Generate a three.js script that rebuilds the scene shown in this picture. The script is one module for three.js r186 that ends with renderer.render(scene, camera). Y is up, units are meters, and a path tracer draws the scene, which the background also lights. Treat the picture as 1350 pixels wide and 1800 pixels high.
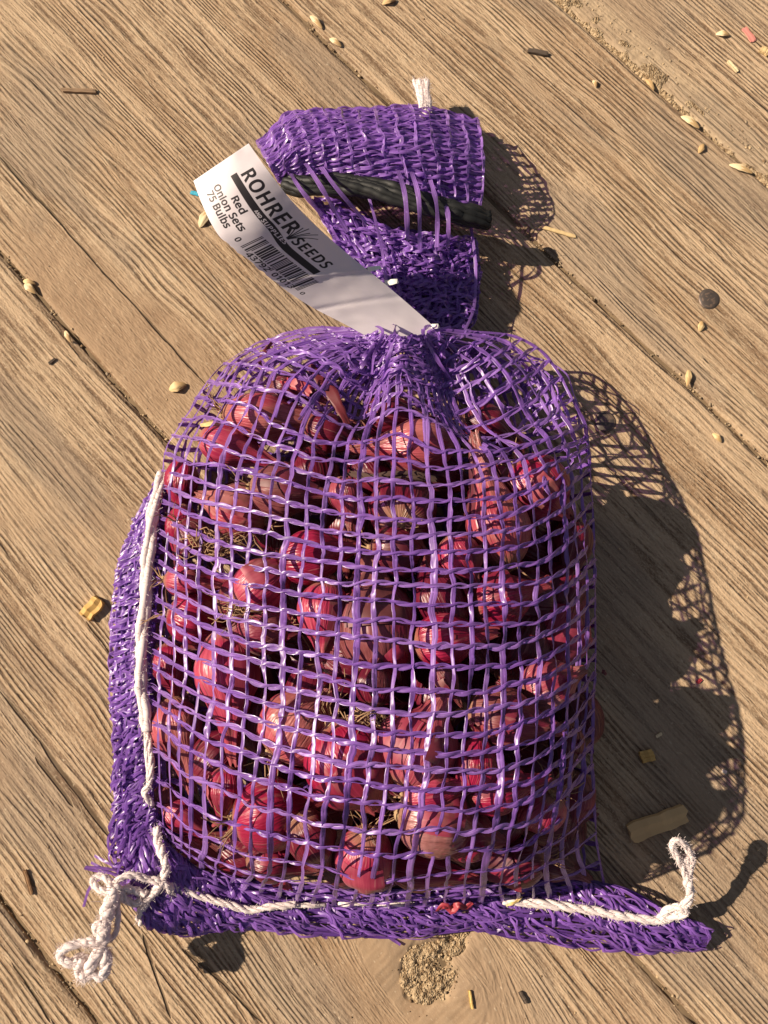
import * as THREE from 'three';
import { mergeGeometries } from 'three/addons/utils/BufferGeometryUtils.js';

// ---------------------------------------------------------------- camera, sky, sun, exposure
const F = 1450, H = 0.296, TILT = Math.atan((1190 - 900) / F);           // lens in photo pixels, height in metres, lean off the plumb line
const scene = new THREE.Scene();
const camera = new THREE.PerspectiveCamera(2 * Math.atan(900 / F) * 180 / Math.PI, 0.75, 0.01, 30);
camera.position.set(0, H, 0);
camera.up.set(0, 0, -1);
camera.lookAt(0, 0, -H * Math.tan(TILT));

const SUN_EL = 36.5 * Math.PI / 180, SUN_AZ = 9 * Math.PI / 180;           // shadows run to the right and slightly towards the viewer
const sunDir = new THREE.Vector3(-Math.cos(SUN_EL) * Math.cos(SUN_AZ), Math.sin(SUN_EL), -Math.cos(SUN_EL) * Math.sin(SUN_AZ));
const sun = new THREE.DirectionalLight(new THREE.Color().setRGB(1, 0.84, 0.665), 5);
sun.name = 'sun';
sun.position.copy(sunDir).multiplyScalar(2);
sun.castShadow = true;
sun.shadow.mapSize.set(2048, 2048);
sun.shadow.radius = 1;
Object.assign(sun.shadow.camera, { left: -0.4, right: 0.4, top: 0.4, bottom: -0.4, near: 0.1, far: 4 });
scene.add(sun);

{ // a clear, slightly hazy sky
  const w = 256, h = 128, d = new Float32Array(w * h * 4);
  for (let j = 0; j < h; j++) for (let i = 0; i < w; i++) {
    const el = (j + 0.5) / h * Math.PI - Math.PI / 2, o = (j * w + i) * 4;
    let c;
    if (el > 0) {
      const t = Math.pow(Math.sin(el), 0.55);
      c = [0.19 * (1 - t) + 0.060 * t, 0.178 * (1 - t) + 0.072 * t, 0.165 * (1 - t) + 0.104 * t];
    } else c = [0.07, 0.055, 0.04];
    d[o] = c[0]; d[o + 1] = c[1]; d[o + 2] = c[2]; d[o + 3] = 1;
  }
  const t = new THREE.DataTexture(d, w, h, THREE.RGBAFormat, THREE.FloatType);
  t.mapping = THREE.EquirectangularReflectionMapping;
  t.magFilter = t.minFilter = THREE.LinearFilter;
  t.needsUpdate = true;
  scene.background = t;
  scene.environment = t;
}
const renderer = new THREE.WebGLRenderer({ antialias: true });
renderer.toneMapping = THREE.LinearToneMapping;
renderer.toneMappingExposure = 1.62;
renderer.shadowMap.enabled = true;

// ---------------------------------------------------------------- helpers
const V3 = THREE.Vector3;
function rngOf(s) { return () => { s |= 0; s = s + 0x6D2B79F5 | 0; let t = Math.imul(s ^ s >>> 15, 1 | s); t = t + Math.imul(t ^ t >>> 7, 61 | t) ^ t; return ((t ^ t >>> 14) >>> 0) / 4294967296; }; }
const hash2 = (x, y) => { let h = Math.imul(x, 374761393) ^ Math.imul(y, 668265263); h = Math.imul(h ^ h >>> 13, 1274126177); return ((h ^ h >>> 16) >>> 0) / 4294967296; };
function vn(x, y, px = 0) {                                              // value noise 0..1, px: period along x
  let xi = Math.floor(x), yi = Math.floor(y), fx = x - xi, fy = y - yi;
  fx = fx * fx * (3 - 2 * fx); fy = fy * fy * (3 - 2 * fy);
  let x1 = xi + 1;
  if (px) { xi = ((xi % px) + px) % px; x1 = ((x1 % px) + px) % px; }
  const a = hash2(xi, yi), b = hash2(x1, yi), c = hash2(xi, yi + 1), d = hash2(x1, yi + 1);
  return a + (b - a) * fx + (c - a + (a - b - c + d) * fx) * fy;
}
const fbm = (x, y, o = 3, px = 0) => { let s = 0, a = 0.5, n = 0; for (let k = 0; k < o; k++) { s += a * vn(x, y + k * 17.3, px); n += a; a *= 0.5; x *= 2; y *= 2; px *= 2; } return s / n; };
const sm = (a, b, x) => { const t = Math.min(1, Math.max(0, (x - a) / (b - a))); return t * t * (3 - 2 * t); };
const mix = (a, b, t) => a + (b - a) * t;
const mix3 = (a, b, t) => [mix(a[0], b[0], t), mix(a[1], b[1], t), mix(a[2], b[2], t)];
const lin2s = c => c <= 0.0031308 ? c * 12.92 : 1.055 * Math.pow(c, 1 / 2.4) - 0.055;

const cT = Math.cos(TILT), sT = Math.sin(TILT);
function P(x, y, h = 0) {                                                // the point of the place that photo pixel (x, y) shows at height h
  const a = (x - 675) / F, b = (900 - y) / F;
  const dy = b * sT - cT, dz = -b * cT - sT, t = (H - h) / -dy;
  return new V3(a * t, h, dz * t);
}
const mpp = (x, y, h) => P(x, y, h).distanceTo(P(x + 1, y, h));          // metres per photo pixel there

const used = {};
function numbered(name) { const n = used[name] = (used[name] ?? -1) + 1; return n ? name + '_' + String(n).padStart(3, '0') : name; }
function tag(o, label, category, group, kind) { Object.assign(o.userData, { label, category }); if (group) o.userData.group = group; if (kind) o.userData.kind = kind; return o; }
function group(name, p) { const g = new THREE.Group(); g.name = numbered(name); if (p) g.position.copy(p); scene.add(g); return g; }
function mesh(name, geo, mat, parent) {
  const m = new THREE.Mesh(geo, mat); m.castShadow = m.receiveShadow = true;
  m.name = parent ? partName(name, parent) : numbered(name);
  (parent || scene).add(m);
  return m;
}
function partName(name, parent) { const k = parent.userData._n ??= {}; const n = k[name] = (k[name] ?? -1) + 1; return n ? name + '_' + String(n).padStart(3, '0') : name; }

class MB {                                                               // collects tapes, tubes and lumps into one geometry
  constructor() { this.p = []; this.i = []; this.uv = []; this.run = 0; }
  tape(pts, nrm, wid, bow = 0.12, pleat = false) {                       // a thin tape along pts, lying across nrm, creased lengthwise if pleated
    const base = this.p.length / 3, n = pts.length, t = new V3(), s = new V3(), M = pleat ? 5 : 3, u0 = (base * 0.618) % 1;
    let run = (base * 0.377) % 1; while (this.uv.length < base * 2) this.uv.push(0.5, 0.5);
    for (let k = 0; k < n; k++) {
      t.subVectors(pts[Math.min(n - 1, k + 1)], pts[Math.max(0, k - 1)]).normalize();
      s.crossVectors(nrm[k], t).normalize();
      const w = (typeof wid === 'number' ? wid : wid[k]) / 2, p = pts[k], b = w * bow;
      for (let q = 0; q < M; q++) {
        const e = q / (M - 1) * 2 - 1; this.uv.push(u0 + q / (M - 1) * 0.4, run);
        const z = pleat ? b * (q % 2 ? 1.1 : -0.4) * (0.4 + 1.2 * vn(k * 0.23 + base, q * 3)) : q === 1 ? b : 0, x = e * w;
        this.p.push(p.x + s.x * x + nrm[k].x * z, p.y + s.y * x + nrm[k].y * z, p.z + s.z * x + nrm[k].z * z);
      }
      if (k < n - 1) run += p.distanceTo(pts[k + 1]) / 0.06;
      if (k < n - 1) for (let q = 0; q < M - 1; q++) { const a = base + k * M + q; this.i.push(a, a + 1, a + M, a + 1, a + M + 1, a + M); }
    }
  }
  tube(pts, rad, sides = 6, cap = true) {
    const base = this.p.length / 3, n = pts.length, t = new V3(), u = new V3(0.3, 1, 0.2), s = new V3();
    for (let k = 0; k < n; k++) {
      t.subVectors(pts[Math.min(n - 1, k + 1)], pts[Math.max(0, k - 1)]).normalize();
      u.addScaledVector(t, -u.dot(t)); if (u.lengthSq() < 1e-8) u.set(t.y, t.z, t.x).addScaledVector(t, -(t.y * t.x + t.z * t.y + t.x * t.z)); u.normalize(); s.crossVectors(t, u);
      const r = typeof rad === 'number' ? rad : typeof rad === 'function' ? rad(k / (n - 1)) : rad[k];
      for (let q = 0; q < sides; q++) { const a = q / sides * Math.PI * 2, c = Math.cos(a) * r, d = Math.sin(a) * r; this.p.push(pts[k].x + u.x * c + s.x * d, pts[k].y + u.y * c + s.y * d, pts[k].z + u.z * c + s.z * d); }
      if (k < n - 1) for (let q = 0; q < sides; q++) { const a = base + k * sides + q, b = base + k * sides + (q + 1) % sides; this.i.push(a, b, a + sides, b, b + sides, a + sides); }
    }
    if (cap) for (const e of [0, n - 1]) { const c = this.p.length / 3; this.p.push(pts[e].x, pts[e].y, pts[e].z); for (let q = 0; q < sides; q++) { const a = base + e * sides + q, b = base + e * sides + (q + 1) % sides; e ? this.i.push(a, b, c) : this.i.push(b, a, c); } }
  }
  lump(c, r, rnd, flat = 1) {                                            // an irregular crumb
    const base = this.p.length / 3, st = ICO.attributes.position, ix = ICO.index, a = rnd() * 6.28, ca = Math.cos(a), sa = Math.sin(a), e = 0.6 + rnd() * 0.9;
    for (let k = 0; k < st.count; k++) { const j = r * (0.7 + 0.6 * rnd()), x = st.getX(k) * j * e, z = st.getZ(k) * j; this.p.push(c.x + x * ca - z * sa, c.y + st.getY(k) * j * flat, c.z + x * sa + z * ca); }
    for (let k = 0; k < ix.count; k++) this.i.push(base + ix.getX(k));
  }
  geo(origin, flat) {
    let g = new THREE.BufferGeometry();
    const p = new Float32Array(this.p);
    if (origin) for (let k = 0; k < p.length; k += 3) { p[k] -= origin.x; p[k + 1] -= origin.y; p[k + 2] -= origin.z; }
    g.setAttribute('position', new THREE.BufferAttribute(p, 3));
    if (this.uv.length) { while (this.uv.length < this.p.length / 3 * 2) this.uv.push(0.5, 0.5); g.setAttribute('uv', new THREE.BufferAttribute(new Float32Array(this.uv), 2)); }
    g.setIndex(this.i);
    if (flat) g = g.toNonIndexed();
    g.computeVertexNormals();
    return g;
  }
}
const ICO = (() => { const g = new THREE.IcosahedronGeometry(1, 0), p = g.attributes.position, m = new Map(), pos = [], idx = []; for (let k = 0; k < p.count; k++) { const key = [p.getX(k), p.getY(k), p.getZ(k)].map(x => x.toFixed(3)).join(); if (!m.has(key)) { m.set(key, pos.length / 3); pos.push(p.getX(k), p.getY(k), p.getZ(k)); } idx.push(m.get(key)); } const o = new THREE.BufferGeometry(); o.setAttribute('position', new THREE.BufferAttribute(new Float32Array(pos), 3)); o.setIndex(idx); return o; })();

function pchip(xs, ys) {                                                 // smooth curve through points without overshoot
  const n = xs.length, h = [], d = [], m = [];
  for (let i = 0; i < n - 1; i++) { h.push(xs[i + 1] - xs[i]); d.push((ys[i + 1] - ys[i]) / h[i]); }
  m[0] = d[0]; m[n - 1] = d[n - 2];
  for (let i = 1; i < n - 1; i++) m[i] = d[i - 1] * d[i] <= 0 ? 0 : 3 * (h[i - 1] + h[i]) / ((2 * h[i] + h[i - 1]) / d[i - 1] + (h[i] + 2 * h[i - 1]) / d[i]);
  return x => {
    x = Math.min(xs[n - 1], Math.max(xs[0], x));
    let i = 0; while (i < n - 2 && x > xs[i + 1]) i++;
    const t = (x - xs[i]) / h[i], t2 = t * t, t3 = t2 * t;
    return (2 * t3 - 3 * t2 + 1) * ys[i] + (t3 - 2 * t2 + t) * h[i] * m[i] + (-2 * t3 + 3 * t2) * ys[i + 1] + (t3 - t2) * h[i] * m[i + 1];
  };
}
function curveOf(list) {                                                 // [[px, py, mm], ...] -> points along a smooth curve
  const c = new THREE.CatmullRomCurve3(list.map(([x, y, h]) => P(x, y, h / 1000)), false, 'centripetal');
  return n => c.getSpacedPoints(n);
}
function dataTex(w, h, f, srgb) {                                        // f(x, y) -> [r, g, b] linear or one grey value
  const d = new Uint8Array(w * h * 4);
  for (let y = 0; y < h; y++) for (let x = 0; x < w; x++) {
    const v = f(x, y), o = (y * w + x) * 4;
    if (typeof v === 'number') d[o] = d[o + 1] = d[o + 2] = Math.max(0, Math.min(255, v * 255));
    else for (let k = 0; k < 3; k++) d[o + k] = 255 * lin2s(Math.max(0, Math.min(1, v[k])));
    d[o + 3] = 255;
  }
  const t = new THREE.DataTexture(d, w, h);
  if (srgb) t.colorSpace = THREE.SRGBColorSpace;
  t.wrapS = t.wrapT = THREE.RepeatWrapping; t.magFilter = t.minFilter = THREE.LinearFilter; t.needsUpdate = true;
  return t;
}
const std = (r, g, b, rough, extra = {}) => new THREE.MeshPhysicalMaterial({ color: new THREE.Color().setRGB(r, g, b), roughness: rough, side: THREE.DoubleSide, ...extra });

// ---------------------------------------------------------------- the floor of weathered boards
const GA = 47.4 * Math.PI / 180, GD = new V3(Math.cos(GA), 0, Math.sin(GA)), GN = new V3(-Math.sin(GA), 0, Math.cos(GA));
const board = (x, y) => { const p = P(x, y); return [p.dot(GD), p.dot(GN)]; };      // photo pixel -> metres along and across the boards
const floor = group('floor'); floor.userData.kind = 'structure';
const A0 = -0.42, AL = 0.60;                                             // stretch of board covered by one texture
const knots = [[...board(752, 1712), 0.011], [...board(798, 1652), 0.006]];
const seamWob = (a, k) => 0.0008 * (fbm(a * 30 + k * 9, k * 3.7, 3) - 0.5) * 2 + 0.0022 * (vn(a * 7 + k, k) - 0.5);
function boardTextures(n0, n1, seed, o) {
  const W = 2048, Hh = Math.max(256, Math.min(1024, Math.round((n1 - n0) / 0.00019)));
  const hgt = new Float32Array(W * Hh), col = new Float32Array(W * Hh * 3);
  const cr = (o.cracks || []);
  for (let y = 0; y < Hh; y++) for (let x = 0; x < W; x++) {
    const a = A0 + (x + 0.5) / W * AL, b = n0 + (y + 0.5) / Hh * (n1 - n0);
    let g = b, kn = 0, kc = 0;
    for (const [ka, kb, R] of knots) if (kb > n0 && kb < n1) {           // grain runs round a knot
      const da = (a - ka) * 0.42, db = b - kb, q = da * da + db * db, R2 = R * R * 2.4;
      g += -db * R2 / Math.max(q, R2 * 0.7) * 0.75;
      const e = Math.hypot((a - ka), db) / R * (0.8 + 0.5 * fbm(a * 160, b * 160, 2));
      kc = Math.max(kc, 1 - sm(0.75, 1.0, e));
      kn = Math.max(kn, 1 - sm(1.0, 3.2, e));
    }
    g += 0.0060 * (fbm(a * 4 + seed, b * 14, 3) - 0.5) + 0.0011 * (fbm(a * 32 + seed, b * 60, 2) - 0.5) + seed;
    const flat = Math.max(o.flat ? o.flat(a, b) : 0, sm(0.66, 0.80, fbm(a * 11 + seed * 5, b * 22, 2)) * 0.5, kn * 0.75);
    const w1 = vn(a * 26, g * 470), w2 = vn(a * 60 + 9, g * 980), w3 = vn(a * 230, g * 1900), w4 = vn(a * 900, g * 3900), w5 = vn(a * 1900 + 5, b * 4600);
    const band = fbm(a * 3 + 4, g * 95, 2);
    const ph = g / 0.0020 + 4.5 * fbm(a * 3.0 + seed, g * 75, 3) + 0.9 * vn(a * 48, g * 210), rid = 0.5 + 0.5 * Math.cos(6.2832 * ph), grit = vn(a * 3300, b * 4600);
    const am = sm(0.20, 0.62, vn(a * 46 + 3, g * 360)) * sm(0.22, 0.50, fbm(a * 9 + 60, g * 45, 2));
    let r = 0.34 * mix(0.50, sm(0.14, 0.72, rid), 0.22 + 0.78 * am) + 0.12 * sm(0.25, 0.62, w1) + 0.18 * sm(0.25, 0.65, w2) + 0.17 * w3 + 0.11 * w4 + 0.06 * w5 + 0.12 * grit;
    r = mix(r, 0.56 + (w3 - 0.5) * 0.18 + (w4 - 0.5) * 0.14 + (fbm(a * 300, b * 300, 2) - 0.5) * 0.22, flat);
    let ck = 0;
    for (const [a0, b0, a1, b1, wd] of cr) {
      const t = (a - a0) / (a1 - a0);
      if (t > -0.02 && t < 1.02) { const lb = mix(b0, b1, t) + 0.0012 * (fbm(a * 55, b0 * 40, 3) - 0.5) * 2, f = wd * (0.35 + vn(a * 90, b0 * 99)) * sm(0, 0.12, t) * sm(0, 0.12, 1 - t); ck = Math.max(ck, 1 - sm(f * 0.4, f, Math.abs(b - lb))); }
    }
    const dusty = (o.dust ? o.dust(a, b) : 0);
    const dn = fbm(a * 520, b * 520, 3);
    r = mix(r, 0.5 + (dn - 0.5) * 0.7, dusty * 0.9);
    const pore = sm(0.70, 0.84, vn(a * 260 + 3, g * 2300)) * sm(0.3, 0.6, vn(a * 20, g * 200 + 9)) * (1 - flat * 0.8) * (1 - dusty);
    let h = r - pore * 0.16 - ck * 0.9 - kc * (0.75 - 0.5 * (fbm(a * 420, b * 420, 3) - 0.3));
    // colours: pale dusty ridges, browner furrows, greyed and reddish patches
    let c = mix3([0.165, 0.104, 0.060], [0.425, 0.308, 0.196], sm(0.32, 0.66, r * 0.86 + band * 0.18 - 0.02));
    c = mix3(c, [0.235, 0.142, 0.076], sm(0.5, 0.75, fbm(a * 9 + 31 + seed, g * 60, 3)) * 0.42);
    c = mix3(c, mix3(c, [0.56, 0.45, 0.31], 0.6), sm(0.60, 0.85, w5) * 0.5 + sm(0.6, 0.9, fbm(a * 240, b * 600, 2)) * 0.35);
    c = mix3(c, [0.24, 0.185, 0.135], sm(0.56, 0.72, fbm(a * 16 + 7, b * 36 + seed * 3, 3)) * 0.5);
    if (flat > 0.2) c = mix3(c, mix3([0.255, 0.165, 0.098], [0.36, 0.250, 0.155], fbm(a * 80, b * 80, 3)), flat * 0.65);
    c = mix3(c, mix3([0.40, 0.30, 0.19], [0.52, 0.40, 0.26], dn), dusty * 0.85);
    c = mix3(c, [0.13, 0.08, 0.045], pore * 0.4);
    c = mix3(c, [0.085, 0.055, 0.03], ck * 0.85);
    c = mix3(c, mix3([0.25, 0.17, 0.10], [0.44, 0.33, 0.20], fbm(a * 400, b * 400, 2)), kc * 0.9);
    const sp = vn(a * 1500, b * 1500); if (sp > 0.93) c = mix3(c, [0.55, 0.45, 0.32], 0.5);
    const blk = fbm(a * 45 + 77, b * 45 + seed, 2); c = mix3(c, [0.17, 0.135, 0.10], sm(0.76, 0.86, blk) * 0.35 * vn(a * 400, b * 900));
    hgt[y * W + x] = h; const q = (y * W + x) * 3; col[q] = c[0]; col[q + 1] = c[1]; col[q + 2] = c[2];
  }
  return { map: dataTex(W, Hh, (x, y) => { const q = (y * W + x) * 3; return [col[q], col[q + 1], col[q + 2]]; }, true), bumpMap: dataTex(W, Hh, (x, y) => 0.15 + 0.7 * hgt[y * W + x]) };
}
const line = (x0, y0, x1, y1, w) => [...board(x0, y0), ...board(x1, y1), w].flat();
const planks = [
  { n0: -0.345, n1: -0.2420, seed: 1.3, dust: (a, b) => sm(-0.262, -0.248, b + 0.006 * (fbm(a * 22, 3, 2) - 0.5)) * (0.25 + 0.6 * sm(0.3, 0.6, fbm(a * 30, b * 110, 3))) },
  { n0: -0.2410, n1: -0.1575, seed: 2.1, dust: (a, b) => sm(0.5, 0.75, fbm(a * 20, b * 90, 2)) * sm(-0.236, -0.241, b) },
  { n0: -0.1560, n1: -0.0006, seed: 3.7, flat: (a, b) => { const [fa, fb] = board(225, 590), d = Math.hypot((a - fa) / 0.075, (b - fb) / 0.019); return 1 - sm(0.7, 1.15, d + (fbm(a * 40, b * 40, 2) - 0.5) * 0.5); },
    cracks: [line(-20, 256, 372, 682, 0.0007), line(30, 715, 60, 750, 0.0005)] },
  { n0: 0.0008, n1: 0.1432, seed: 5.2, flat: (a, b) => { const [ka, kb] = knots[0], d = Math.hypot((a - ka) / 0.05, (b - kb) / 0.032); return (1 - sm(0.5, 1.1, d)) * 0.8; },
    cracks: [line(0, 1212, 205, 1490, 0.0011), line(320, 1665, 470, 1800, 0.0009), line(250, 1640, 300, 1795, 0.0008), line(60, 1330, 130, 1420, 0.0008), line(150, 1090, 260, 1240, 0.0006)] },
  { n0: 0.1448, n1: 0.215, seed: 7.9, cracks: [line(20, 1690, 90, 1800, 0.0008)] },
];
planks.forEach((pl, k) => {
  const W = pl.n1 - pl.n0, a0 = -0.46, a1 = 0.24, na = 350, nb = 30;
  const t = boardTextures(pl.n0, pl.n1, pl.seed, pl);
  const pos = [], uv = [], idx = [];
  const cols = [];
  for (let j = 0; j <= nb; j++) { const q = j / nb; cols.push(q < 0.5 ? 0.5 * Math.pow(2 * q, 2.2) : 1 - 0.5 * Math.pow(2 - 2 * q, 2.2)); }
  const row = nb + 3;
  for (let i = 0; i <= na; i++) {
    const a = mix(a0, a1, i / na), e0 = seamWob(a, k), e1 = seamWob(a, k + 1);
    const put = (b, y) => { pos.push(a, y, b); uv.push((a - A0) / AL, (b - pl.n0) / W); };
    const b0 = pl.n0 + e0, b1 = pl.n1 + e1;
    put(b0 + 0.0004, -0.012);
    for (const q of cols) {
      const b = mix(b0, b1, q), d = Math.min(b - b0, b1 - b), chip = 0.0008 + 0.0016 * fbm(a * 60, k * 7 + (q > 0.5 ? 3 : 0), 2);
      let y = -0.0012 * Math.pow(Math.max(0, 1 - d / chip), 1.6);
      y += 0.0004 * (fbm(a * 14 + k * 5, b * 30, 2) - 0.5);
      for (const [ka, kb, R] of knots) if (kb > pl.n0 && kb < pl.n1) y -= 0.0022 * (1 - sm(0.55, 1.05, Math.hypot(a - ka, b - kb) / R));
      put(b, y);
    }
    put(b1 - 0.0004, -0.012);
    if (i) for (let j = 0; j < row - 1; j++) { const p = (i - 1) * row + j, q = i * row + j; idx.push(p, p + 1, q, p + 1, q + 1, q); }
  }
  const g = new THREE.BufferGeometry();
  g.setAttribute('position', new THREE.Float32BufferAttribute(pos, 3)); g.setAttribute('uv', new THREE.Float32BufferAttribute(uv, 2)); g.setIndex(idx); g.computeVertexNormals();
  const m = mesh('floorboard', g, new THREE.MeshPhysicalMaterial({ map: t.map, bumpMap: t.bumpMap, bumpScale: 0.0015, roughness: 0.82, specularIntensity: 0.5 }), floor);
  m.rotation.y = -GA;
});
{ // packed dirt in the joints under the boards
  const g = new THREE.PlaneGeometry(0.75, 0.60, 250, 200); g.rotateX(-Math.PI / 2);
  const p = g.attributes.position; for (let k = 0; k < p.count; k++) p.setY(k, -0.0030 + 0.0028 * fbm(p.getX(k) * 260 + 50, p.getZ(k) * 260 + 50, 3));
  g.computeVertexNormals();
  const m = mesh('packed_dirt', g, std(0.24, 0.175, 0.105, 1, { side: THREE.FrontSide, map: dataTex(256, 256, (x, y) => { const v = fbm(x / 8, y / 8, 4); return mix3([0.45, 0.42, 0.38], [1, 0.95, 0.9], v); }, true) }), floor);
  m.rotation.y = -GA; m.position.copy(GD).multiplyScalar(-0.11).addScaledVector(GN, -0.065);
}
const gritCol = dataTex(512, 512, (x, y) => { const v = fbm(x / 7, y / 7, 4, 0), st = vn(x / 3, y / 3); return mix3(mix3([0.20, 0.135, 0.075], [0.44, 0.33, 0.205], sm(0.3, 0.7, v)), [0.55, 0.44, 0.28], sm(0.78, 0.9, st) * 0.7); }, true);
const gritBump = dataTex(512, 512, (x, y) => 0.55 * fbm(x / 9, y / 9, 4) + 0.45 * vn(x / 2.5, y / 2.5));
const gritMat = new THREE.MeshPhysicalMaterial({ map: gritCol, bumpMap: gritBump, bumpScale: 0.0012, roughness: 1, specularIntensity: 0.2, side: THREE.DoubleSide });
const gritUv = g => { const p = g.attributes.position, u = new Float32Array(p.count * 2); for (let k = 0; k < p.count; k++) { u[k * 2] = p.getX(k) / 0.06; u[k * 2 + 1] = p.getZ(k) / 0.06; } g.setAttribute('uv', new THREE.BufferAttribute(u, 2)); return g; };
knots.forEach(([ka, kb, R], kk) => {                                     // dirt and rotten wood packed into the knot holes
  const n = 70, pos = [], idx = [];
  for (let j = 0; j <= n; j++) for (let i = 0; i <= n; i++) {
    const x = (i / n * 2 - 1) * R * 1.05, z = (j / n * 2 - 1) * R * 1.05, q = Math.hypot(x, z) / R;
    const f = fbm(x * 260 + kk * 9 + 40, z * 260 + 40, 4), ridge = Math.abs(vn(x * 420 + 9, z * 300 + kk * 30) - 0.5) * 2;
    pos.push(x, -0.0022 + 0.0034 * f - 0.0002 * ridge - 0.003 * sm(0.8, 1.05, q), z);
    if (i && j) { const k = j * (n + 1) + i; idx.push(k - n - 2, k - 1, k - n - 1, k - n - 1, k - 1, k); }
  }
  const g = new THREE.BufferGeometry(); g.setAttribute('position', new THREE.Float32BufferAttribute(pos, 3)); g.setIndex(idx); g.computeVertexNormals();
  const m = mesh('packed_dirt', gritUv(g), gritMat, floor);
  m.rotation.y = -GA; m.position.copy(GD).multiplyScalar(ka).addScaledVector(GN, kb);
});
{
  const na = 420, nb = 40, pos = [], idx = [], a0 = -0.26, a1 = 0.08, b0 = -0.2565, b1 = -0.2395;
  for (let i = 0; i <= na; i++) for (let j = 0; j <= nb; j++) {
    const a = mix(a0, a1, i / na), b = mix(b0, b1, j / nb), mid = -0.2425 - 0.0035 * vn(a * 26, 4), d = Math.abs(b - mid) / (b < mid ? 0.0095 : 0.0032);
    const f = fbm(a * 190, b * 190 + 70, 4), keep = fbm(a * 55 + 8, b * 95, 3);
    pos.push(a, -0.0004 + 0.0026 * (f - 0.36) * (1 - d * d) + 0.0016 * (keep - 0.52) - 0.0016 * sm(0.35, 1, d), b);
    if (i && j) { const k = i * (nb + 1) + j; idx.push(k - nb - 2, k - nb - 1, k - 1, k - nb - 1, k, k - 1); }
  }
  const g = new THREE.BufferGeometry(); g.setAttribute('position', new THREE.Float32BufferAttribute(pos, 3)); g.setIndex(idx); g.computeVertexNormals();
  const m = mesh('packed_dirt', gritUv(g), gritMat, floor); m.rotation.y = -GA;
}
const floorAt = (a, b, y = 0) => new V3().addScaledVector(GD, a).addScaledVector(GN, b).setY(y);
{ // crumbs of dirt, chaff dust and grit: nobody could count them
  const rnd = rngOf(5);
  const bits = [new MB(), new MB(), new MB()];
  const put = (a, b, r, y) => bits[rnd() * 3 | 0].lump(floorAt(a, b, y), r, rnd, 0.6);
  const seams = [-0.2415, -0.1568, 0.0001, 0.144];
  seams.forEach((n, k) => { for (let i = 0; i < [1500, 1100, 900, 700][k]; i++) { const a = -0.36 + 0.54 * rnd(); if (vn(a * 40, k * 3) < 0.35 && rnd() < 0.75) continue; put(a, n + seamWob(a, k + 1) + (rnd() + rnd() - 1) * (0.0020 + 0.0022 * vn(a * 25, k)), 0.00014 + 0.00060 * rnd() * rnd(), -0.0014 + rnd() * 0.0014); } });
  for (const [ka, kb, R] of knots) for (let i = 0; i < 260 * R / 0.011; i++) { const q = Math.sqrt(rnd()) * R * 0.92, t = rnd() * 6.28; put(ka + Math.cos(t) * q, kb + Math.sin(t) * q, 0.00015 + 0.0006 * rnd() * rnd(), -0.0004 - rnd() * 0.0008); }
  for (let i = 0; i < 1600; i++) put(-0.34 + 0.52 * rnd(), -0.31 + 0.48 * rnd(), 0.0001 + 0.00030 * rnd() * rnd(), 0.0001);
  for (let i = 0; i < 260; i++) put(-0.30 + 0.30 * rnd(), -0.248 - 0.012 * rnd() * rnd(), 0.00015 + 0.0006 * rnd() * rnd(), 0.0001);
  const g = group('dirt_crumbs'); tag(g, 'fine crumbs of dirt and chaff dust scattered along the board joints and the knot hole', 'dirt', null, 'stuff');
  mesh('grey_crumbs', bits[0].geo(), std(0.30, 0.23, 0.15, 1), g);
  mesh('tan_crumbs', bits[1].geo(), std(0.46, 0.34, 0.20, 1), g);
  mesh('brown_crumbs', bits[2].geo(), std(0.20, 0.13, 0.07, 1), g);
}

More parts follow.
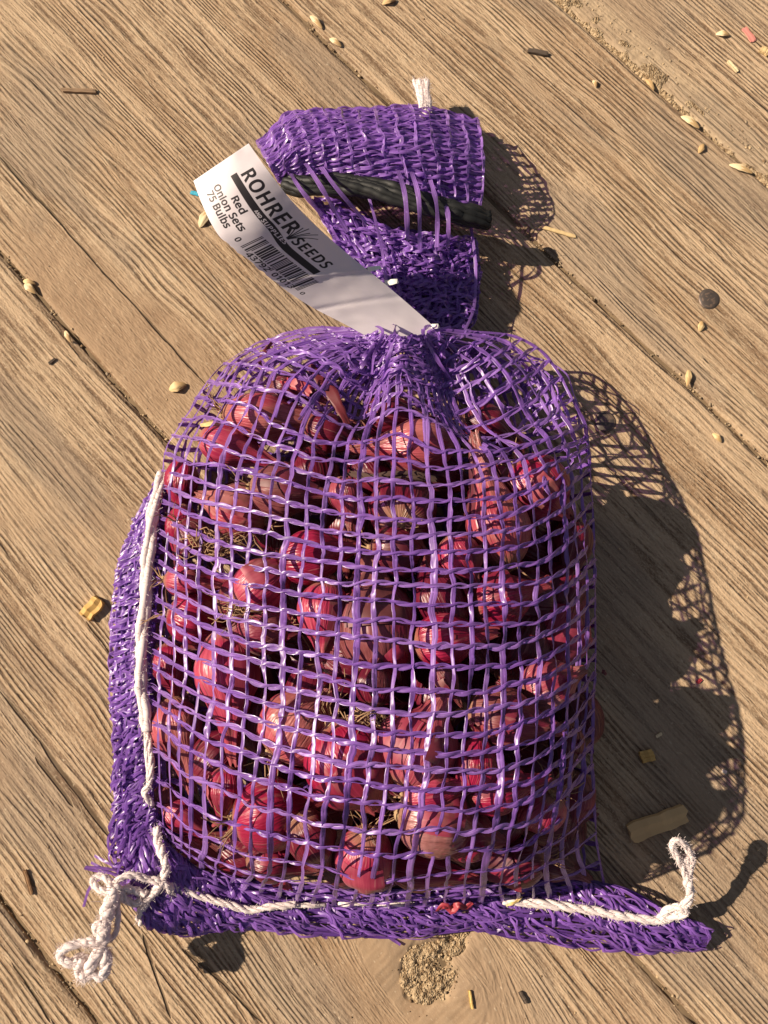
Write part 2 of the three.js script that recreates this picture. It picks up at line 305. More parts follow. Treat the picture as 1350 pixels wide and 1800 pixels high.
// ---------------------------------------------------------------- the net bag: its shape
const UI = [0, 4, 8, 12, 15, 18, 22, 25, 28];                            // lengthwise strands that the rows below pin down
const KV = [0, 2, 4, 6, 7, 8, 11, 18, 22, 27, 31, 33];                   // crosswise strands
const KX = [
  [[640, 578, 26], [655, 584, 32], [672, 588, 36], [690, 590, 38], [705, 591, 40], [725, 590, 40], [745, 588, 38], [758, 585, 34], [768, 580, 28]],
  [[560, 575, 20], [592, 590, 28], [632, 610, 31], [672, 632, 27], [702, 615, 38], [742, 632, 35], [775, 640, 27], [832, 608, 31], [885, 587, 24]],
  [[470, 597, 16], [505, 612, 26], [582, 638, 32], [648, 692, 26], [700, 655, 38], [752, 682, 34], [790, 690, 28], [880, 650, 32], [945, 612, 22]],
  [[393, 640, 14], [440, 643, 26], [540, 672, 33], [632, 738, 30], [699, 693, 38], [762, 722, 36], [818, 755, 32], [920, 715, 32], [987, 662, 24]],
  [[367, 668, 13], [424, 680, 28], [522, 699, 37], [625, 754, 38], [697, 718, 42], [772, 748, 42], [842, 773, 38], [940, 745, 36], [1008, 705, 25]],
  [[345, 700, 12], [413, 709, 30], [500, 753, 40], [614, 782, 45], [693, 764, 47], [781, 792, 47], [878, 791, 45], [964, 771, 40], [1029, 748, 25]],
  [[289, 800, 10], [362, 818, 33], [479, 843, 46], [603, 876, 53], [693, 880, 55], [789, 881, 55], [907, 871, 51], [984, 836, 43], [1036, 800, 25]],
  [[270, 985, 10], [350, 1032, 37], [465, 1068, 53], [595, 1086, 60], [692, 1092, 62], [795, 1097, 62], [915, 1096, 58], [998, 1065, 48], [1046, 1015, 25]],
  [[262, 1108, 10], [350, 1160, 38], [465, 1202, 56], [590, 1232, 65], [690, 1252, 67], [790, 1257, 67], [915, 1238, 63], [1000, 1200, 52], [1047, 1150, 25]],
  [[258, 1265, 9], [338, 1318, 38], [450, 1368, 56], [575, 1408, 66], [675, 1416, 68], [775, 1424, 68], [905, 1416, 64], [985, 1370, 54], [1042, 1310, 26]],
  [[272, 1440, 7], [335, 1487, 24], [440, 1535, 36], [560, 1556, 42], [655, 1574, 44], [750, 1562, 44], [880, 1554, 40], [960, 1522, 34], [1048, 1465, 15]],
  [[278, 1465, 6], [332, 1515, 8], [430, 1565, 8], [550, 1590, 7], [650, 1596, 7], [750, 1592, 7], [880, 1585, 7], [970, 1580, 7], [1062, 1555, 6]],
];
function sheetOf(ui, kv, kx) {                                           // (u, v) -> point in the place, through pinned pixels and heights (mm)
  const rows = kx.map(r => [0, 1, 2].map(c => pchip(ui, r.map(p => p[c]))));
  return (u, v) => { const q = [0, 1, 2].map(c => pchip(kv, rows.map(r => r[c](u)))(v)); return P(q[0], q[1], q[2] / 1000); };
}
function memo(f, u1, v1, du = 0.25, dv = 0.25) {                          // a table of the sheet, read back with linear interpolation
  const nu = Math.round(u1 / du), nv = Math.round(v1 / dv), T = [];
  for (let j = 0; j <= nv; j++) for (let i = 0; i <= nu; i++) T.push(f(i * du, j * dv));
  const at = (u, v) => {
    const x = Math.min(nu - 1e-6, Math.max(0, u / du)), y = Math.min(nv - 1e-6, Math.max(0, v / dv)), i = Math.floor(x), j = Math.floor(y), fx = x - i, fy = y - j, k = j * (nu + 1) + i;
    return new V3().addScaledVector(T[k], (1 - fx) * (1 - fy)).addScaledVector(T[k + 1], fx * (1 - fy)).addScaledVector(T[k + nu + 1], (1 - fx) * fy).addScaledVector(T[k + nu + 2], fx * fy);
  };
  at.u1 = u1; at.v1 = v1;
  at.soft = (u, v) => { const n = at.normal(u, v); n.y += 0.75; return n.normalize(); };
  at.normal = (u, v) => {
    const e = 0.4, n = new V3().crossVectors(at(u, Math.min(v1, v + e)).sub(at(u, Math.max(0, v - e))), at(Math.min(u1, u + e), v).sub(at(Math.max(0, u - e), v))).normalize();
    return n.y < 0 && Math.abs(n.y) > 0.02 ? n.negate() : n;
  };
  return at;
}
const front = memo(sheetOf(UI, KV, KX), 28, 33);
const back = memo((u, v) => {                                            // the underside of the bag, lying on the boards and closing at the neck
  const L = front(0, v), R = front(28, v), s = u / 28, p = L.clone().lerp(R, s);
  const e = Math.min(1, Math.min(s, 1 - s) * 7), lift = 1 - 0.92 * e * (2 - e);
  p.y = Math.max(0.0012, p.y * (v < 9 ? mix(0.55, lift, sm(1, 9, v)) : lift));
  p.z += v < 9 ? 0.004 * Math.sin(s * 9) * sm(0, 3, v) : 0;
  return p;
}, 28, 33);

// a net of flat lengthwise tapes and twisted pairs of crosswise tapes
const jit = (i, j, s) => [hash2(i * 7 + s, j * 13) - 0.5, hash2(i * 11 + s + 50, j * 17 + 3) - 0.5];
function lengthTape(mb, S, u, v0, v1, wid, seed, o = {}) {
  const pts = [], nr = [], ws = [], per = o.per || 5, n = Math.max(8, Math.round((v1 - v0) * per)), ju = o.jit ?? 0.16;
  for (let k = 0; k <= n; k++) {
    const v = mix(v0, v1, k / n), uu = u + ju * 2 * (vn(v * 0.9 + seed * 3.1, seed) - 0.5) + ju * 0.5 * (vn(v * 3, seed + 5) - 0.5);
    const U = Math.min(S.u1, Math.max(0, uu)), p = S(U, v), nn = S.soft(U, v), t = S(U, Math.min(S.v1, v + 0.2)).sub(S(U, Math.max(0, v - 0.2))).normalize();
    const roll = (o.roll ?? 1.1) * (fbm(v * 0.5 + seed * 9, seed * 2, 2) - 0.5) * 2 + 1.1 * (vn(v * 2.1, seed + 9) - 0.5) + 0.5 * (vn(v * 5.3, seed + 19) - 0.5);
    p.addScaledVector(nn, (o.lift || 0) + (o.rough || 0) * (vn(v * 1.4, seed + 40) - 0.5));
    pts.push(p); nr.push(nn.applyAxisAngle(t, roll));
    ws.push(wid * (0.50 + 0.8 * vn(v * 0.5 + seed * 5, seed + 3) + 0.22 * Math.abs(Math.sin(Math.PI * v)) * vn(v, seed)));
  }
  mb.tape(pts, nr, ws, 0.22, true);
}
function crossPair(mb, S, v, u0, u1, wid, seed, o = {}) {
  const per = o.per || 6, n = Math.max(8, Math.round((u1 - u0) * per)), jv = o.jit ?? 0.10, amp = o.amp || 0.00042;
  for (let ply = 0; ply < 2; ply++) {
    const pts = [], nr = [], ws = [];
    for (let k = 0; k <= n; k++) {
      const u = mix(u0, u1, k / n), vv = Math.min(S.v1, Math.max(0, v + jv * 2 * (vn(u * 0.5 + seed * 2.3, seed + 1) - 0.5) + jv * 0.8 * (vn(u * 1.7, seed + 2) - 0.5)));
      const p = S(u, vv), nn = S.soft(u, vv), t = S(Math.min(S.u1, u + 0.2), vv).sub(S(Math.max(0, u - 0.2), vv)).normalize(), w = new V3().crossVectors(nn, t);
      const ph = Math.PI * u + ply * Math.PI;
      p.addScaledVector(nn, amp * Math.cos(ph) + (o.lift || 0) + (o.rough || 0) * (vn(u * 1.1, seed + 60) - 0.5)).addScaledVector(w, amp * 1.1 * Math.sin(ph) * (0.6 + 0.8 * vn(u * 0.6, seed + ply)));
      pts.push(p); nr.push(nn.applyAxisAngle(t, 0.55 * Math.sin(ph * 1) + 1.3 * (vn(u * 0.9, seed + 7 + ply) - 0.5) + 0.8 * (vn(u * 3.3, seed + 27 + ply) - 0.5)));
      ws.push(wid * (0.55 + 0.8 * vn(u * 0.8 + ply * 4, seed + 11)));
    }
    mb.tape(pts, nr, ws, 0.2, true);
  }
}
// stretched plastic tape: milky and clear stripes along its length, with pale creases across where it was bent
const tapeMap = dataTex(64, 512, (x, y) => {
  const u = x / 64, v = y / 512, st = 0.5 * vn(u * 32, v * 6, 32) + 0.5 * vn(u * 16 + 160, v * 3, 16), cr = sm(0.80, 0.92, vn(u * 4 + 40, v * 70 + 9, 4));
  const k = 0.50 + 0.55 * sm(0.25, 0.8, st); return mix3([k, k * 0.96, k], [1, 1, 1], cr * 0.8);
}, true);
const tapeRough = dataTex(64, 512, (x, y) => 0.55 + 0.45 * vn(x / 4, y / 9, 16));
const tapeMat = (r, g, b, t = 0.38, ro = 0.35) => std(r * 1.4, g * 1.4, b * 1.4, ro * 1.3, { transmission: t, thickness: 0, ior: 1.5, specularIntensity: 1, map: tapeMap, roughnessMap: tapeRough });
const purples = [tapeMat(0.255, 0.118, 0.46), tapeMat(0.225, 0.100, 0.43), tapeMat(0.30, 0.155, 0.51)];
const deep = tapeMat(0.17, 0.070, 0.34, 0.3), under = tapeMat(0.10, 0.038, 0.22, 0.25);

const bag = group('net_bag', P(675, 1100, 0));
tag(bag, 'purple plastic net bag full of small red onions, gathered at its neck, on floorboards', 'net bag');
const B0 = bag.position;
const part = (name, mb, mat) => mesh(name, mb.geo(B0), mat, bag);

for (let i = 0; i <= 28; i++) {
  const mb = new MB();
  lengthTape(mb, front, i, 0, 33, i < 4 ? 0.0011 : i % 4 === 1 ? 0.0018 : 0.0013, i * 1.37 + 2);
  part('lengthwise_strand', mb, purples[i * 7 % 3]);
}
for (let j = 1; j <= 33; j++) {
  const mb = new MB();
  crossPair(mb, front, j, 0, 28, j > 29 ? 0.0007 : 0.00098, j * 2.11 + 1, { amp: j > 29 ? 0.0003 : 0.00038, jit: 0.15 });
  part('crosswise_strand', mb, purples[j * 5 % 3]);
}
{ // underside of the net
  const mb = new MB();
  for (let i = 1; i < 28; i++) lengthTape(mb, back, i, 0, 33, 0.0014, i * 1.7 + 90, { per: 3, rough: 0.0015, jit: 0.25 });
  for (let j = 1; j <= 33; j++) crossPair(mb, back, j + 0.4 > 33 ? 33 : j + 0.4, 0, 28, 0.0011, j * 1.9 + 190, { per: 3, rough: 0.0015, jit: 0.2 });
  part('underside_net', mb, purples[1]);
  const sh = memo((u, v) => { const p = front(u, v * 0.96 + 0.2), q = back(u, v); const r = p.lerp(q, 0.42 + 0.2 * Math.sin(u * 1.3 + v)); r.z += 0.0035 * Math.sin(u * 0.9) * Math.min(1, v / 2); r.x += 0.003 * Math.sin(v * 1.1 + 1); return r; }, 28, 8), ms = new MB();
  for (let i = 0; i <= 28; i++) if (i < 9 || i > 20) lengthTape(ms, sh, i, 0.5, 8, 0.0011, i * 1.9 + 2100, { per: 5, rough: 0.003, jit: 0.3 });
  for (let j = 1; j <= 8; j++) { crossPair(ms, sh, j - 0.3, 0.3, 9, 0.0009, j * 1.7 + 2200, { per: 5, rough: 0.003, jit: 0.3 }); crossPair(ms, sh, j - 0.3, 20, 27.7, 0.0009, j * 1.7 + 2300, { per: 5, rough: 0.003, jit: 0.3 }); }
  part('shoulder_fold', ms, purples[2]);
}
// scraps of tape combed along a strip: how the doubled seams and the hem read
function comb(mb, S, count, seed, o) {
  const rnd = rngOf(seed);
  for (let k = 0; k < count; k++) {
    const u = rnd() * S.u1, v = rnd() * S.v1, len = o.len * (0.6 + 0.8 * rnd()), ang = o.ang + (rnd() - 0.5) * o.spread, n0 = S.normal(u, v);
    const e = 0.05, gu = S(Math.min(S.u1, u + e), v).distanceTo(S(Math.max(0, u - e), v)) / (Math.min(S.u1, u + e) - Math.max(0, u - e)), gv = S(u, Math.min(S.v1, v + e)).distanceTo(S(u, Math.max(0, v - e))) / (Math.min(S.v1, v + e) - Math.max(0, v - e));
    const pts = [], nr = [], bend = (rnd() - 0.5) * 1.1, lift = o.lift * (0.2 + rnd()), roll = (rnd() - 0.5) * 1.7, wave = (rnd() - 0.5) * 1.2;
    for (let q = 0; q <= 8; q++) {
      const t = q / 8 - 0.5, along = t * len, side = bend * len * (t * t - 0.1) + wave * len * 0.12 * Math.sin(t * 9);
      const uu = u + (Math.cos(ang) * along - Math.sin(ang) * side) / gu, vv = v + (Math.sin(ang) * along + Math.cos(ang) * side) / gv;
      const p = S(Math.min(S.u1, Math.max(0, uu)), Math.min(S.v1, Math.max(0, vv)));
      p.addScaledVector(n0, lift * (1 - 5.5 * t * t) + o.base * 0.3); p.y = Math.max(p.y, 0.0004 + 0.0004 * rnd());
      pts.push(p); nr.push(n0.clone().addScaledVector(new V3(Math.sin(roll + t * 2.2 * wave), 0, Math.cos(roll * 2 + t * 3)), 0.55).normalize());
    }
    const w0 = o.wid * (0.6 + 0.8 * rnd()); mb.tape(pts, nr, pts.map((_, q) => w0 * (q === 0 || q === 8 ? 0.45 : 1)), 0.25);
  }
}
{ // side flap: the doubled seam lying left of the bag
  const U = [0, 1, 2, 3], VV = [0, 5, 12, 20, 28, 36, 42, 47, 52];
  const rows = [
    [[285, 838, 9], [281, 842, 8], [277, 846, 7], [272, 852, 6]],
    [[272, 905, 9], [262, 912, 8], [250, 920, 6], [232, 928, 4]],
    [[266, 985, 9], [248, 992, 8], [230, 998, 6], [205, 1008, 3]],
    [[259, 1095, 9], [240, 1100, 8], [220, 1103, 6], [195, 1106, 3]],
    [[255, 1200, 9], [238, 1205, 8], [218, 1210, 6], [192, 1215, 3]],
    [[256, 1300, 9], [242, 1303, 8], [224, 1308, 6], [203, 1312, 4]],
    [[266, 1390, 9], [248, 1395, 8], [226, 1400, 7], [202, 1405, 5]],
    [[274, 1450, 9], [250, 1460, 8], [222, 1470, 8], [196, 1480, 7]],
    [[290, 1530, 9], [262, 1540, 9], [238, 1545, 9], [212, 1548, 8]],
  ];
  const S = memo(sheetOf(U, VV, rows), 3, 52), S2 = (u, v) => { const p = S(u, v); p.y = Math.max(0.0006, p.y * 0.3); p.x += 0.001; return p; };
  Object.assign(S2, { u1: S.u1, v1: S.v1, normal: S.normal, soft: S.soft });
  const mb = new MB(), mc = new MB();
  for (const [T, k] of [[S, 0], [S2, 300]]) {
    for (let i = 0; i <= 7; i++) lengthTape(mb, T, i * 3 / 7, 0, 52, 0.0014, i * 1.9 + 31 + k, { per: 3, jit: 0.12, rough: 0.001, roll: 1.6 });
    for (let j = 0; j <= 52; j++) crossPair(mb, T, j, 0, 3, 0.0014, j * 1.3 + 71 + k, { per: 14, jit: 0.24, rough: 0.0013, amp: 0.0005 });
  }
  comb(mc, S, 36, 77, { len: 0.0070, ang: 0.1, spread: 1.2, lift: 0.0014, base: 0.001, wid: 0.0010 });
  part('side_flap', mb, purples[1]); part('side_flap_tapes', mc, purples[1]).name = 'flap_tapes';
  const S3 = memo((u, v) => S(u, 32 + v), 3, 20), md = new MB();
  comb(md, S3, 170, 78, { len: 0.0085, ang: 0.6, spread: 1.7, lift: 0.0022, base: 0.002, wid: 0.0010 });
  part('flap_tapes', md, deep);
}
{ // hem: the doubled bottom edge, its tapes combed flat along the boards
  const U = [0, 1, 2, 3, 4, 5, 6, 7, 8, 9, 10, 11];
  const up = [[262, 1452, 9], [305, 1498, 10], [345, 1528, 10], [424, 1548, 6], [530, 1560, 4], [640, 1566, 4], [750, 1564, 4], [880, 1556, 4], [990, 1548, 4], [1068, 1556, 7], [1165, 1598, 7], [1248, 1634, 4]];
  const lo = [[228, 1575, 14], [268, 1631, 15], [330, 1640, 9], [420, 1629, 5], [500, 1634, 4], [600, 1642, 3], [700, 1645, 3], [830, 1632, 3], [930, 1650, 3], [1030, 1662, 3], [1130, 1671, 3], [1238, 1664, 3]];
  const md = up.map((p, k) => [(p[0] + lo[k][0]) / 2, (p[1] + lo[k][1]) / 2, (p[2] + lo[k][2]) / 2 + 2]);
  const S = memo(sheetOf(U, [0, 1, 2], [up, md, lo]), 11, 2, 0.1, 0.1);
  const mb = new MB(), mc = new MB(), me = new MB();
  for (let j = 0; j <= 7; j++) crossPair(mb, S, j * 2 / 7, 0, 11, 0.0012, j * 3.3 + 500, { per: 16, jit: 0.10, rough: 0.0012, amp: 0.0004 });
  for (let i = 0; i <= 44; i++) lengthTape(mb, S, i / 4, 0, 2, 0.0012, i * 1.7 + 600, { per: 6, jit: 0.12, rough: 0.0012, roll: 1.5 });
  comb(mc, S, 330, 81, { len: 0.0125, ang: 0.42, spread: 0.7, lift: 0.0014, base: 0.0022, wid: 0.0009 });
  comb(me, S, 240, 82, { len: 0.0115, ang: 0.34, spread: 0.9, lift: 0.0018, base: 0.0028, wid: 0.0008 });
  const C = memo((u, v) => S(u * 0.29, v), 11, 2, 0.2, 0.1);
  comb(mc, C, 200, 83, { len: 0.0085, ang: 0.8, spread: 1.5, lift: 0.002, base: 0.002, wid: 0.0011 });
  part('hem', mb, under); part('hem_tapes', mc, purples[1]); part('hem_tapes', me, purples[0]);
}
{ // frayed ends of tape at the corner, under the hem and beside the flap
  const ends = [[[232, 1540, 9], [195, 1528, 11], [150, 1524, 12]], [[228, 1548, 9], [190, 1532, 10], [160, 1516, 9]], [[225, 1552, 9], [175, 1545, 11], [158, 1560, 9], [147, 1594, 5]], [[230, 1545, 9], [200, 1536, 11], [165, 1530, 11], [148, 1526, 12]], [[222, 1530, 8], [196, 1520, 8], [166, 1504, 6]], [[212, 1280, 3], [198, 1290, 3], [203, 1330, 3], [208, 1360, 4]], [[668, 1640, 3], [690, 1652, 1], [704, 1661, 1]], [[560, 1640, 3], [575, 1650, 2]], [[232, 1560, 8], [210, 1552, 9], [185, 1540, 8]]];
  for (const e of ends) { const mb = new MB(), pts = curveOf(e)(10); mb.tape(pts, pts.map((_, k) => new V3(0.2 * Math.sin(k * 2), 1, 0.3 * Math.cos(k * 1.3)).normalize()), 0.0009, 0.2); part('frayed_tape', mb, purples[0]); }
}
// ---- the neck and the folded tail above it
{
  const rowsF = [
    [[452, 252, 14], [520, 197, 18], [610, 191, 18], [720, 187, 17], [840, 212, 12]],
    [[462, 268, 25], [530, 222, 30], [620, 216, 30], [727, 218, 28], [846, 250, 20]],
    [[474, 288, 28], [542, 256, 32], [628, 257, 32], [737, 265, 30], [849, 295, 22]],
    [[490, 318, 22], [552, 300, 26], [642, 313, 26], [747, 332, 24], [846, 364, 16]],
  ];
  const rowsB = rowsF.map((r, k) => r.map(([x, y, h]) => [x + (x < 500 ? 3 : x > 830 ? -6 : 0), y + (k === 0 ? 4 : 0), k === 0 ? h - 4 : Math.max(2, h * 0.2)]));
  const U = [0, 3, 6.5, 10, 14], VV = [0, 3, 7, 11];
  const rowsM = rowsF.map(r => r.map(([x, y, h]) => [x + (x < 500 ? 2 : x > 830 ? -4 : 2), y + 3, h * 0.6])), T = [memo(sheetOf(U, VV, rowsF), 14, 11), memo(sheetOf(U, VV, rowsB), 14, 11), memo(sheetOf(U, VV, rowsM), 14, 11)];
  T.forEach((S, k) => {
    const mb = new MB(), mv = new MB();
    const nr = k === 2 ? 24 : 15; for (let j = 0; j <= nr; j++) crossPair(mb, S, j * 11 / nr, 0, 14, k === 2 ? 0.0017 : 0.0013, j * 2.7 + 700 + k * 50, { jit: 0.28, rough: 0.0012, amp: 0.0006, per: 8 });
    for (let i = 0; i <= 14; i++) lengthTape(mv, S, i, 0, 11, 0.0013, i * 2.1 + 800 + k * 50, { jit: 0.14, lift: k ? 0 : 0.0006, rough: 0.001 });
    part(k ? 'folded_top_underside' : 'folded_top', mb, purples[k ? 1 : 0]);
    part(k ? 'folded_top_underside' : 'folded_top', mv, purples[k ? 1 : 2]);
  });
  const bare = [[[508, 300, 24], [530, 335, 31], [566, 378, 26]], [[535, 284, 28], [565, 330, 33], [611, 408, 24]], [[563, 292, 27], [595, 335, 34], [644, 392, 24]], [[698, 294, 27], [712, 345, 33], [717, 424, 22]], [[722, 297, 27], [736, 350, 32], [738, 438, 22]], [[754, 308, 25], [768, 365, 30], [768, 435, 22]], [[778, 335, 23], [788, 385, 28], [787, 435, 20]], [[820, 345, 18], [836, 470, 14], [832, 545, 12], [812, 590, 14]], [[640, 318, 26], [668, 420, 22], [680, 500, 20]]];
  bare.forEach((b, k) => { const mb = new MB(), pts = curveOf(b)(16); mb.tape(pts, pts.map((p, q) => new V3(0.35 * Math.sin(q * 0.5 + k * 2), 1, 0.3 * Math.cos(q * 0.37 + k)).normalize()), pts.map((_, q) => (k > 6 ? 0.0011 : 0.0016) * (0.8 + 0.4 * vn(q * 0.5, k))), 0.15); part('bare_strand', mb, purples[2]); });
  const rowsT = [
    [[548, 350, 16], [612, 372, 18], [690, 405, 19], [765, 415, 17], [832, 425, 10]],
    [[580, 410, 15], [640, 435, 16], [705, 452, 17], [770, 470, 15], [838, 482, 10]],
    [[632, 490, 13], [680, 505, 15], [715, 512, 16], [772, 522, 14], [832, 548, 10]],
    [[648, 575, 16], [680, 583, 18], [710, 590, 18], [750, 592, 17], [802, 590, 13]],
  ];
  const low = rowsT.map(r => r.map(([x, y, h]) => [x + 4, y - 4, Math.max(2, h * 0.35)]));
  const midl = rowsT.map(r => r.map(([x, y, h]) => [x + 6, y + 6, h * 0.7]));
  [rowsT, low, midl].forEach((rr, k) => {
    const S = memo(sheetOf([0, 3.5, 7, 10.5, 14], [0, 4, 9, 14], rr), 14, 14), mb = new MB();
    const nr = k === 2 ? 26 : 16; for (let j = 0; j <= nr; j++) crossPair(mb, S, j * 14 / nr, 0, 14, k === 2 ? 0.0016 : 0.0012, j * 1.7 + 900 + k * 40, { jit: 0.35, rough: 0.005, per: 5, amp: 0.0006 });
    for (let i = 0; i <= 18; i++) lengthTape(mb, S, i * 14 / 18, 0, 14, 0.0012, i * 2.9 + 950 + k * 40, { jit: 0.4, rough: 0.004, per: 4 });
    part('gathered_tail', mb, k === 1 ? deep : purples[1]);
  });
  // tapes bunched where the neck is drawn together
  const mb = new MB(), rnd = rngOf(404);
  for (let k = 0; k < 8; k++) {
    const a = rnd() * Math.PI * 2, x = 705 + 62 * Math.cos(a) * Math.sqrt(rnd()), y0 = 575 + 10 * rnd(), sx = (x - 705) * 0.8;
    const pts = curveOf([[x + sx * 0.5 + (rnd() - 0.5) * 30, y0 - 14 + rnd() * 10, 25 + 4 * rnd()], [x * 0.9 + 70.5, y0 + 8, 37 + 5 * rnd() - Math.abs(x - 705) * 0.1], [x + sx * 0.3 + (rnd() - 0.5) * 24, y0 + 44 + rnd() * 20, 36 + 4 * rnd() - Math.abs(x - 705) * 0.12], [x + sx * 1.2 + (rnd() - 0.5) * 40, y0 + 95 + rnd() * 50 - Math.abs(sx) * 0.5, 31 + 4 * rnd() - Math.abs(x - 705) * 0.16]])(18);
    mb.tape(pts, pts.map((_, q) => new V3(Math.sin(q * 0.7 + k), 1.2, Math.cos(q * 0.5 + k * 2)).normalize()), 0.0008 + rnd() * 0.0009, 0.2);
  }
  for (let k = 0; k < 20; k++) lengthTape(mb, front, 6 + k * 0.9 + 0.2 * rnd(), 0, 4.5 + 3.5 * rnd(), 0.0010, 1200 + k * 3.1, { jit: 0.22, lift: 0.0004, rough: 0.0010, per: 6 });
  for (let k = 0; k < 8; k++) crossPair(mb, front, 0.2 + 4.2 * k / 8, 3 + 3 * rnd(), 22 + 4 * rnd(), 0.0010, 1400 + k * 2.7, { jit: 0.4, lift: 0.0010, rough: 0.0016, per: 5 });
  part('drawn_neck', mb, purples[0]);
}
// ---- white sewing yarn
function yarn(mb, pts, r, turns, seed, fuzz = 120) {
  const rnd = rngOf(seed), n = pts.length, up = new V3(0, 1, 0), t = new V3(), s = new V3(), w = new V3();
  turns *= 0.34; r *= 1.0;
  for (let ply = 0; ply < 3; ply++) {
    const q = [];
    for (let k = 0; k < n; k++) {
      t.subVectors(pts[Math.min(n - 1, k + 1)], pts[Math.max(0, k - 1)]).normalize(); s.crossVectors(up, t); if (s.lengthSq() < 1e-4) s.set(1, 0, 0); s.normalize(); w.crossVectors(t, s);
      const a = ply * 2.094 + k / n * turns * 6.283, e = r * 0.46 * (0.6 + 0.9 * vn(k * 0.31, seed * 7 + ply));
      q.push(pts[k].clone().addScaledVector(s, Math.cos(a) * e).addScaledVector(w, Math.sin(a) * e * 0.85));
    }
    mb.tube(q, k => r * (0.42 + 0.36 * vn(k * n * 0.22, seed + ply) + 0.14 * vn(k * n * 0.9, seed + ply + 7)), 8);
  }
  for (let k = 0; k < fuzz * 4; k++) {                                       // loose fibres
    const p = pts[rnd() * n | 0], d = new V3(rnd() - 0.5, rnd() - 0.35, rnd() - 0.5).normalize(), e = new V3(rnd() - 0.5, rnd() - 0.5, rnd() - 0.5), l = r * (0.6 + 1.8 * rnd() * rnd());
    mb.tube([p.clone().addScaledVector(d, r * 0.5), p.clone().addScaledVector(d, r * 0.6 + l * 0.5).addScaledVector(e, l * 0.25), p.clone().addScaledVector(d, r * 0.5 + l * 0.8).addScaledVector(e, l * 0.8)], 0.00006, 3, false);
  }
}
const yarnMat = std(0.75, 0.655, 0.635, 1, { sheen: 0.4, sheenRoughness: 0.6, sheenColor: new THREE.Color(1, 0.95, 0.92) });
{
  const a = new MB();
  yarn(a, curveOf([[287, 832, 11], [275, 875, 12], [266, 920, 13], [261, 965, 13], [258, 1010, 13], [255, 1060, 13], [251, 1110, 13], [247, 1165, 13], [248, 1210, 13], [254, 1250, 13], [258, 1285, 12]])(90), 0.0019, 3.5, 1, 260);
  yarn(a, curveOf([[258, 1280, 12], [264, 1320, 12], [266, 1350, 13], [262, 1378, 13], [254, 1394, 12], [264, 1408, 11], [268, 1415, 9]])(40), 0.0010, 7, 2, 90);
  yarn(a, curveOf([[258, 1290, 12], [258, 1325, 12.5], [261, 1352, 13], [263, 1380, 12]])(20), 0.0008, 4, 22, 30);
  part('seam_yarn', a, yarnMat);
  const b = new MB();
  yarn(b, curveOf([[275, 1455, 12], [279, 1480, 14], [286, 1505, 16], [292, 1530, 17], [284, 1550, 18], [272, 1566, 18], [261, 1580, 18], [250, 1596, 17], [246, 1612, 15], [249, 1622, 13]])(60), 0.0012, 10, 3, 160);
  yarn(b, curveOf([[284, 1550, 18], [296, 1560, 17], [303, 1577, 14]])(16), 0.0012, 2, 4, 30);
  yarn(b, curveOf([[196, 1566, 20], [205, 1550, 21], [222, 1539, 21], [240, 1539, 20], [258, 1545, 19], [283, 1551, 18], [305, 1560, 15], [345, 1573, 13], [395, 1588, 12], [440, 1599, 11], [480, 1594, 11], [520, 1589, 10]])(100), 0.0010, 16, 5, 220);
  yarn(b, curveOf([[250, 1583, 19], [238, 1588, 19], [222, 1582, 20], [212, 1568, 21], [225, 1562, 20], [243, 1568, 19], [257, 1574, 19]])(40), 0.0011, 6, 6, 120);
  yarn(b, curveOf([[198, 1572, 21], [180, 1566, 21], [166, 1556, 20], [163, 1545, 19], [176, 1540, 19], [190, 1548, 20], [198, 1562, 21]])(40), 0.0010, 6, 7, 120);
  yarn(b, curveOf([[202, 1556, 22], [197, 1575, 23], [191, 1598, 24], [184, 1622, 25], [180, 1640, 26], [178, 1662, 26], [176, 1684, 24]])(60), 0.0019, 7, 8, 200);
  yarn(b, curveOf([[206, 1572, 21], [207, 1600, 22], [206, 1628, 23], [200, 1646, 23], [192, 1652, 24]])(30), 0.0008, 4, 9, 120);
  yarn(b, curveOf([[186, 1630, 26], [175, 1622, 26], [168, 1632, 26], [178, 1642, 26]])(20), 0.0011, 3, 12, 60);
  yarn(b, curveOf([[178, 1664, 26], [160, 1657, 27], [138, 1658, 27], [116, 1666, 27], [104, 1676, 26], [110, 1688, 26], [126, 1692, 26], [140, 1682, 24], [156, 1688, 24]])(70), 0.0012, 10, 10, 220);
  yarn(b, curveOf([[140, 1684, 26], [138, 1702, 26], [148, 1718, 26], [164, 1712, 26], [178, 1716, 26], [186, 1700, 26], [186, 1680, 26], [176, 1666, 26], [166, 1684, 27], [158, 1702, 27], [152, 1718, 23]])(80), 0.0015, 9, 11, 260);
  for (const q of [[[516, 1590, 9], [545, 1592, 9], [572, 1590, 7]], [[596, 1590, 6], [622, 1588, 8.5], [650, 1590, 7]], [[664, 1590, 7], [694, 1588, 9], [724, 1589, 7]]]) yarn(b, curveOf(q)(16), 0.0007, 2, q[0][0], 30);
  part('corner_yarn', b, yarnMat);
  const c = new MB();
  yarn(c, curveOf([[884, 1583, 8], [930, 1587, 9], [985, 1592, 9], [1035, 1600, 9], [1080, 1609, 9], [1120, 1615, 9], [1160, 1617, 9], [1186, 1608, 10], [1204, 1590, 13], [1213, 1570, 15], [1209, 1548, 18], [1211, 1525, 21], [1204, 1506, 24]])(110), 0.0013, 16, 13, 260);
  yarn(c, curveOf([[1160, 1614, 9.5], [1176, 1598, 11], [1196, 1594, 13], [1205, 1602, 12], [1190, 1612, 10]])(24), 0.0011, 4, 14, 60);
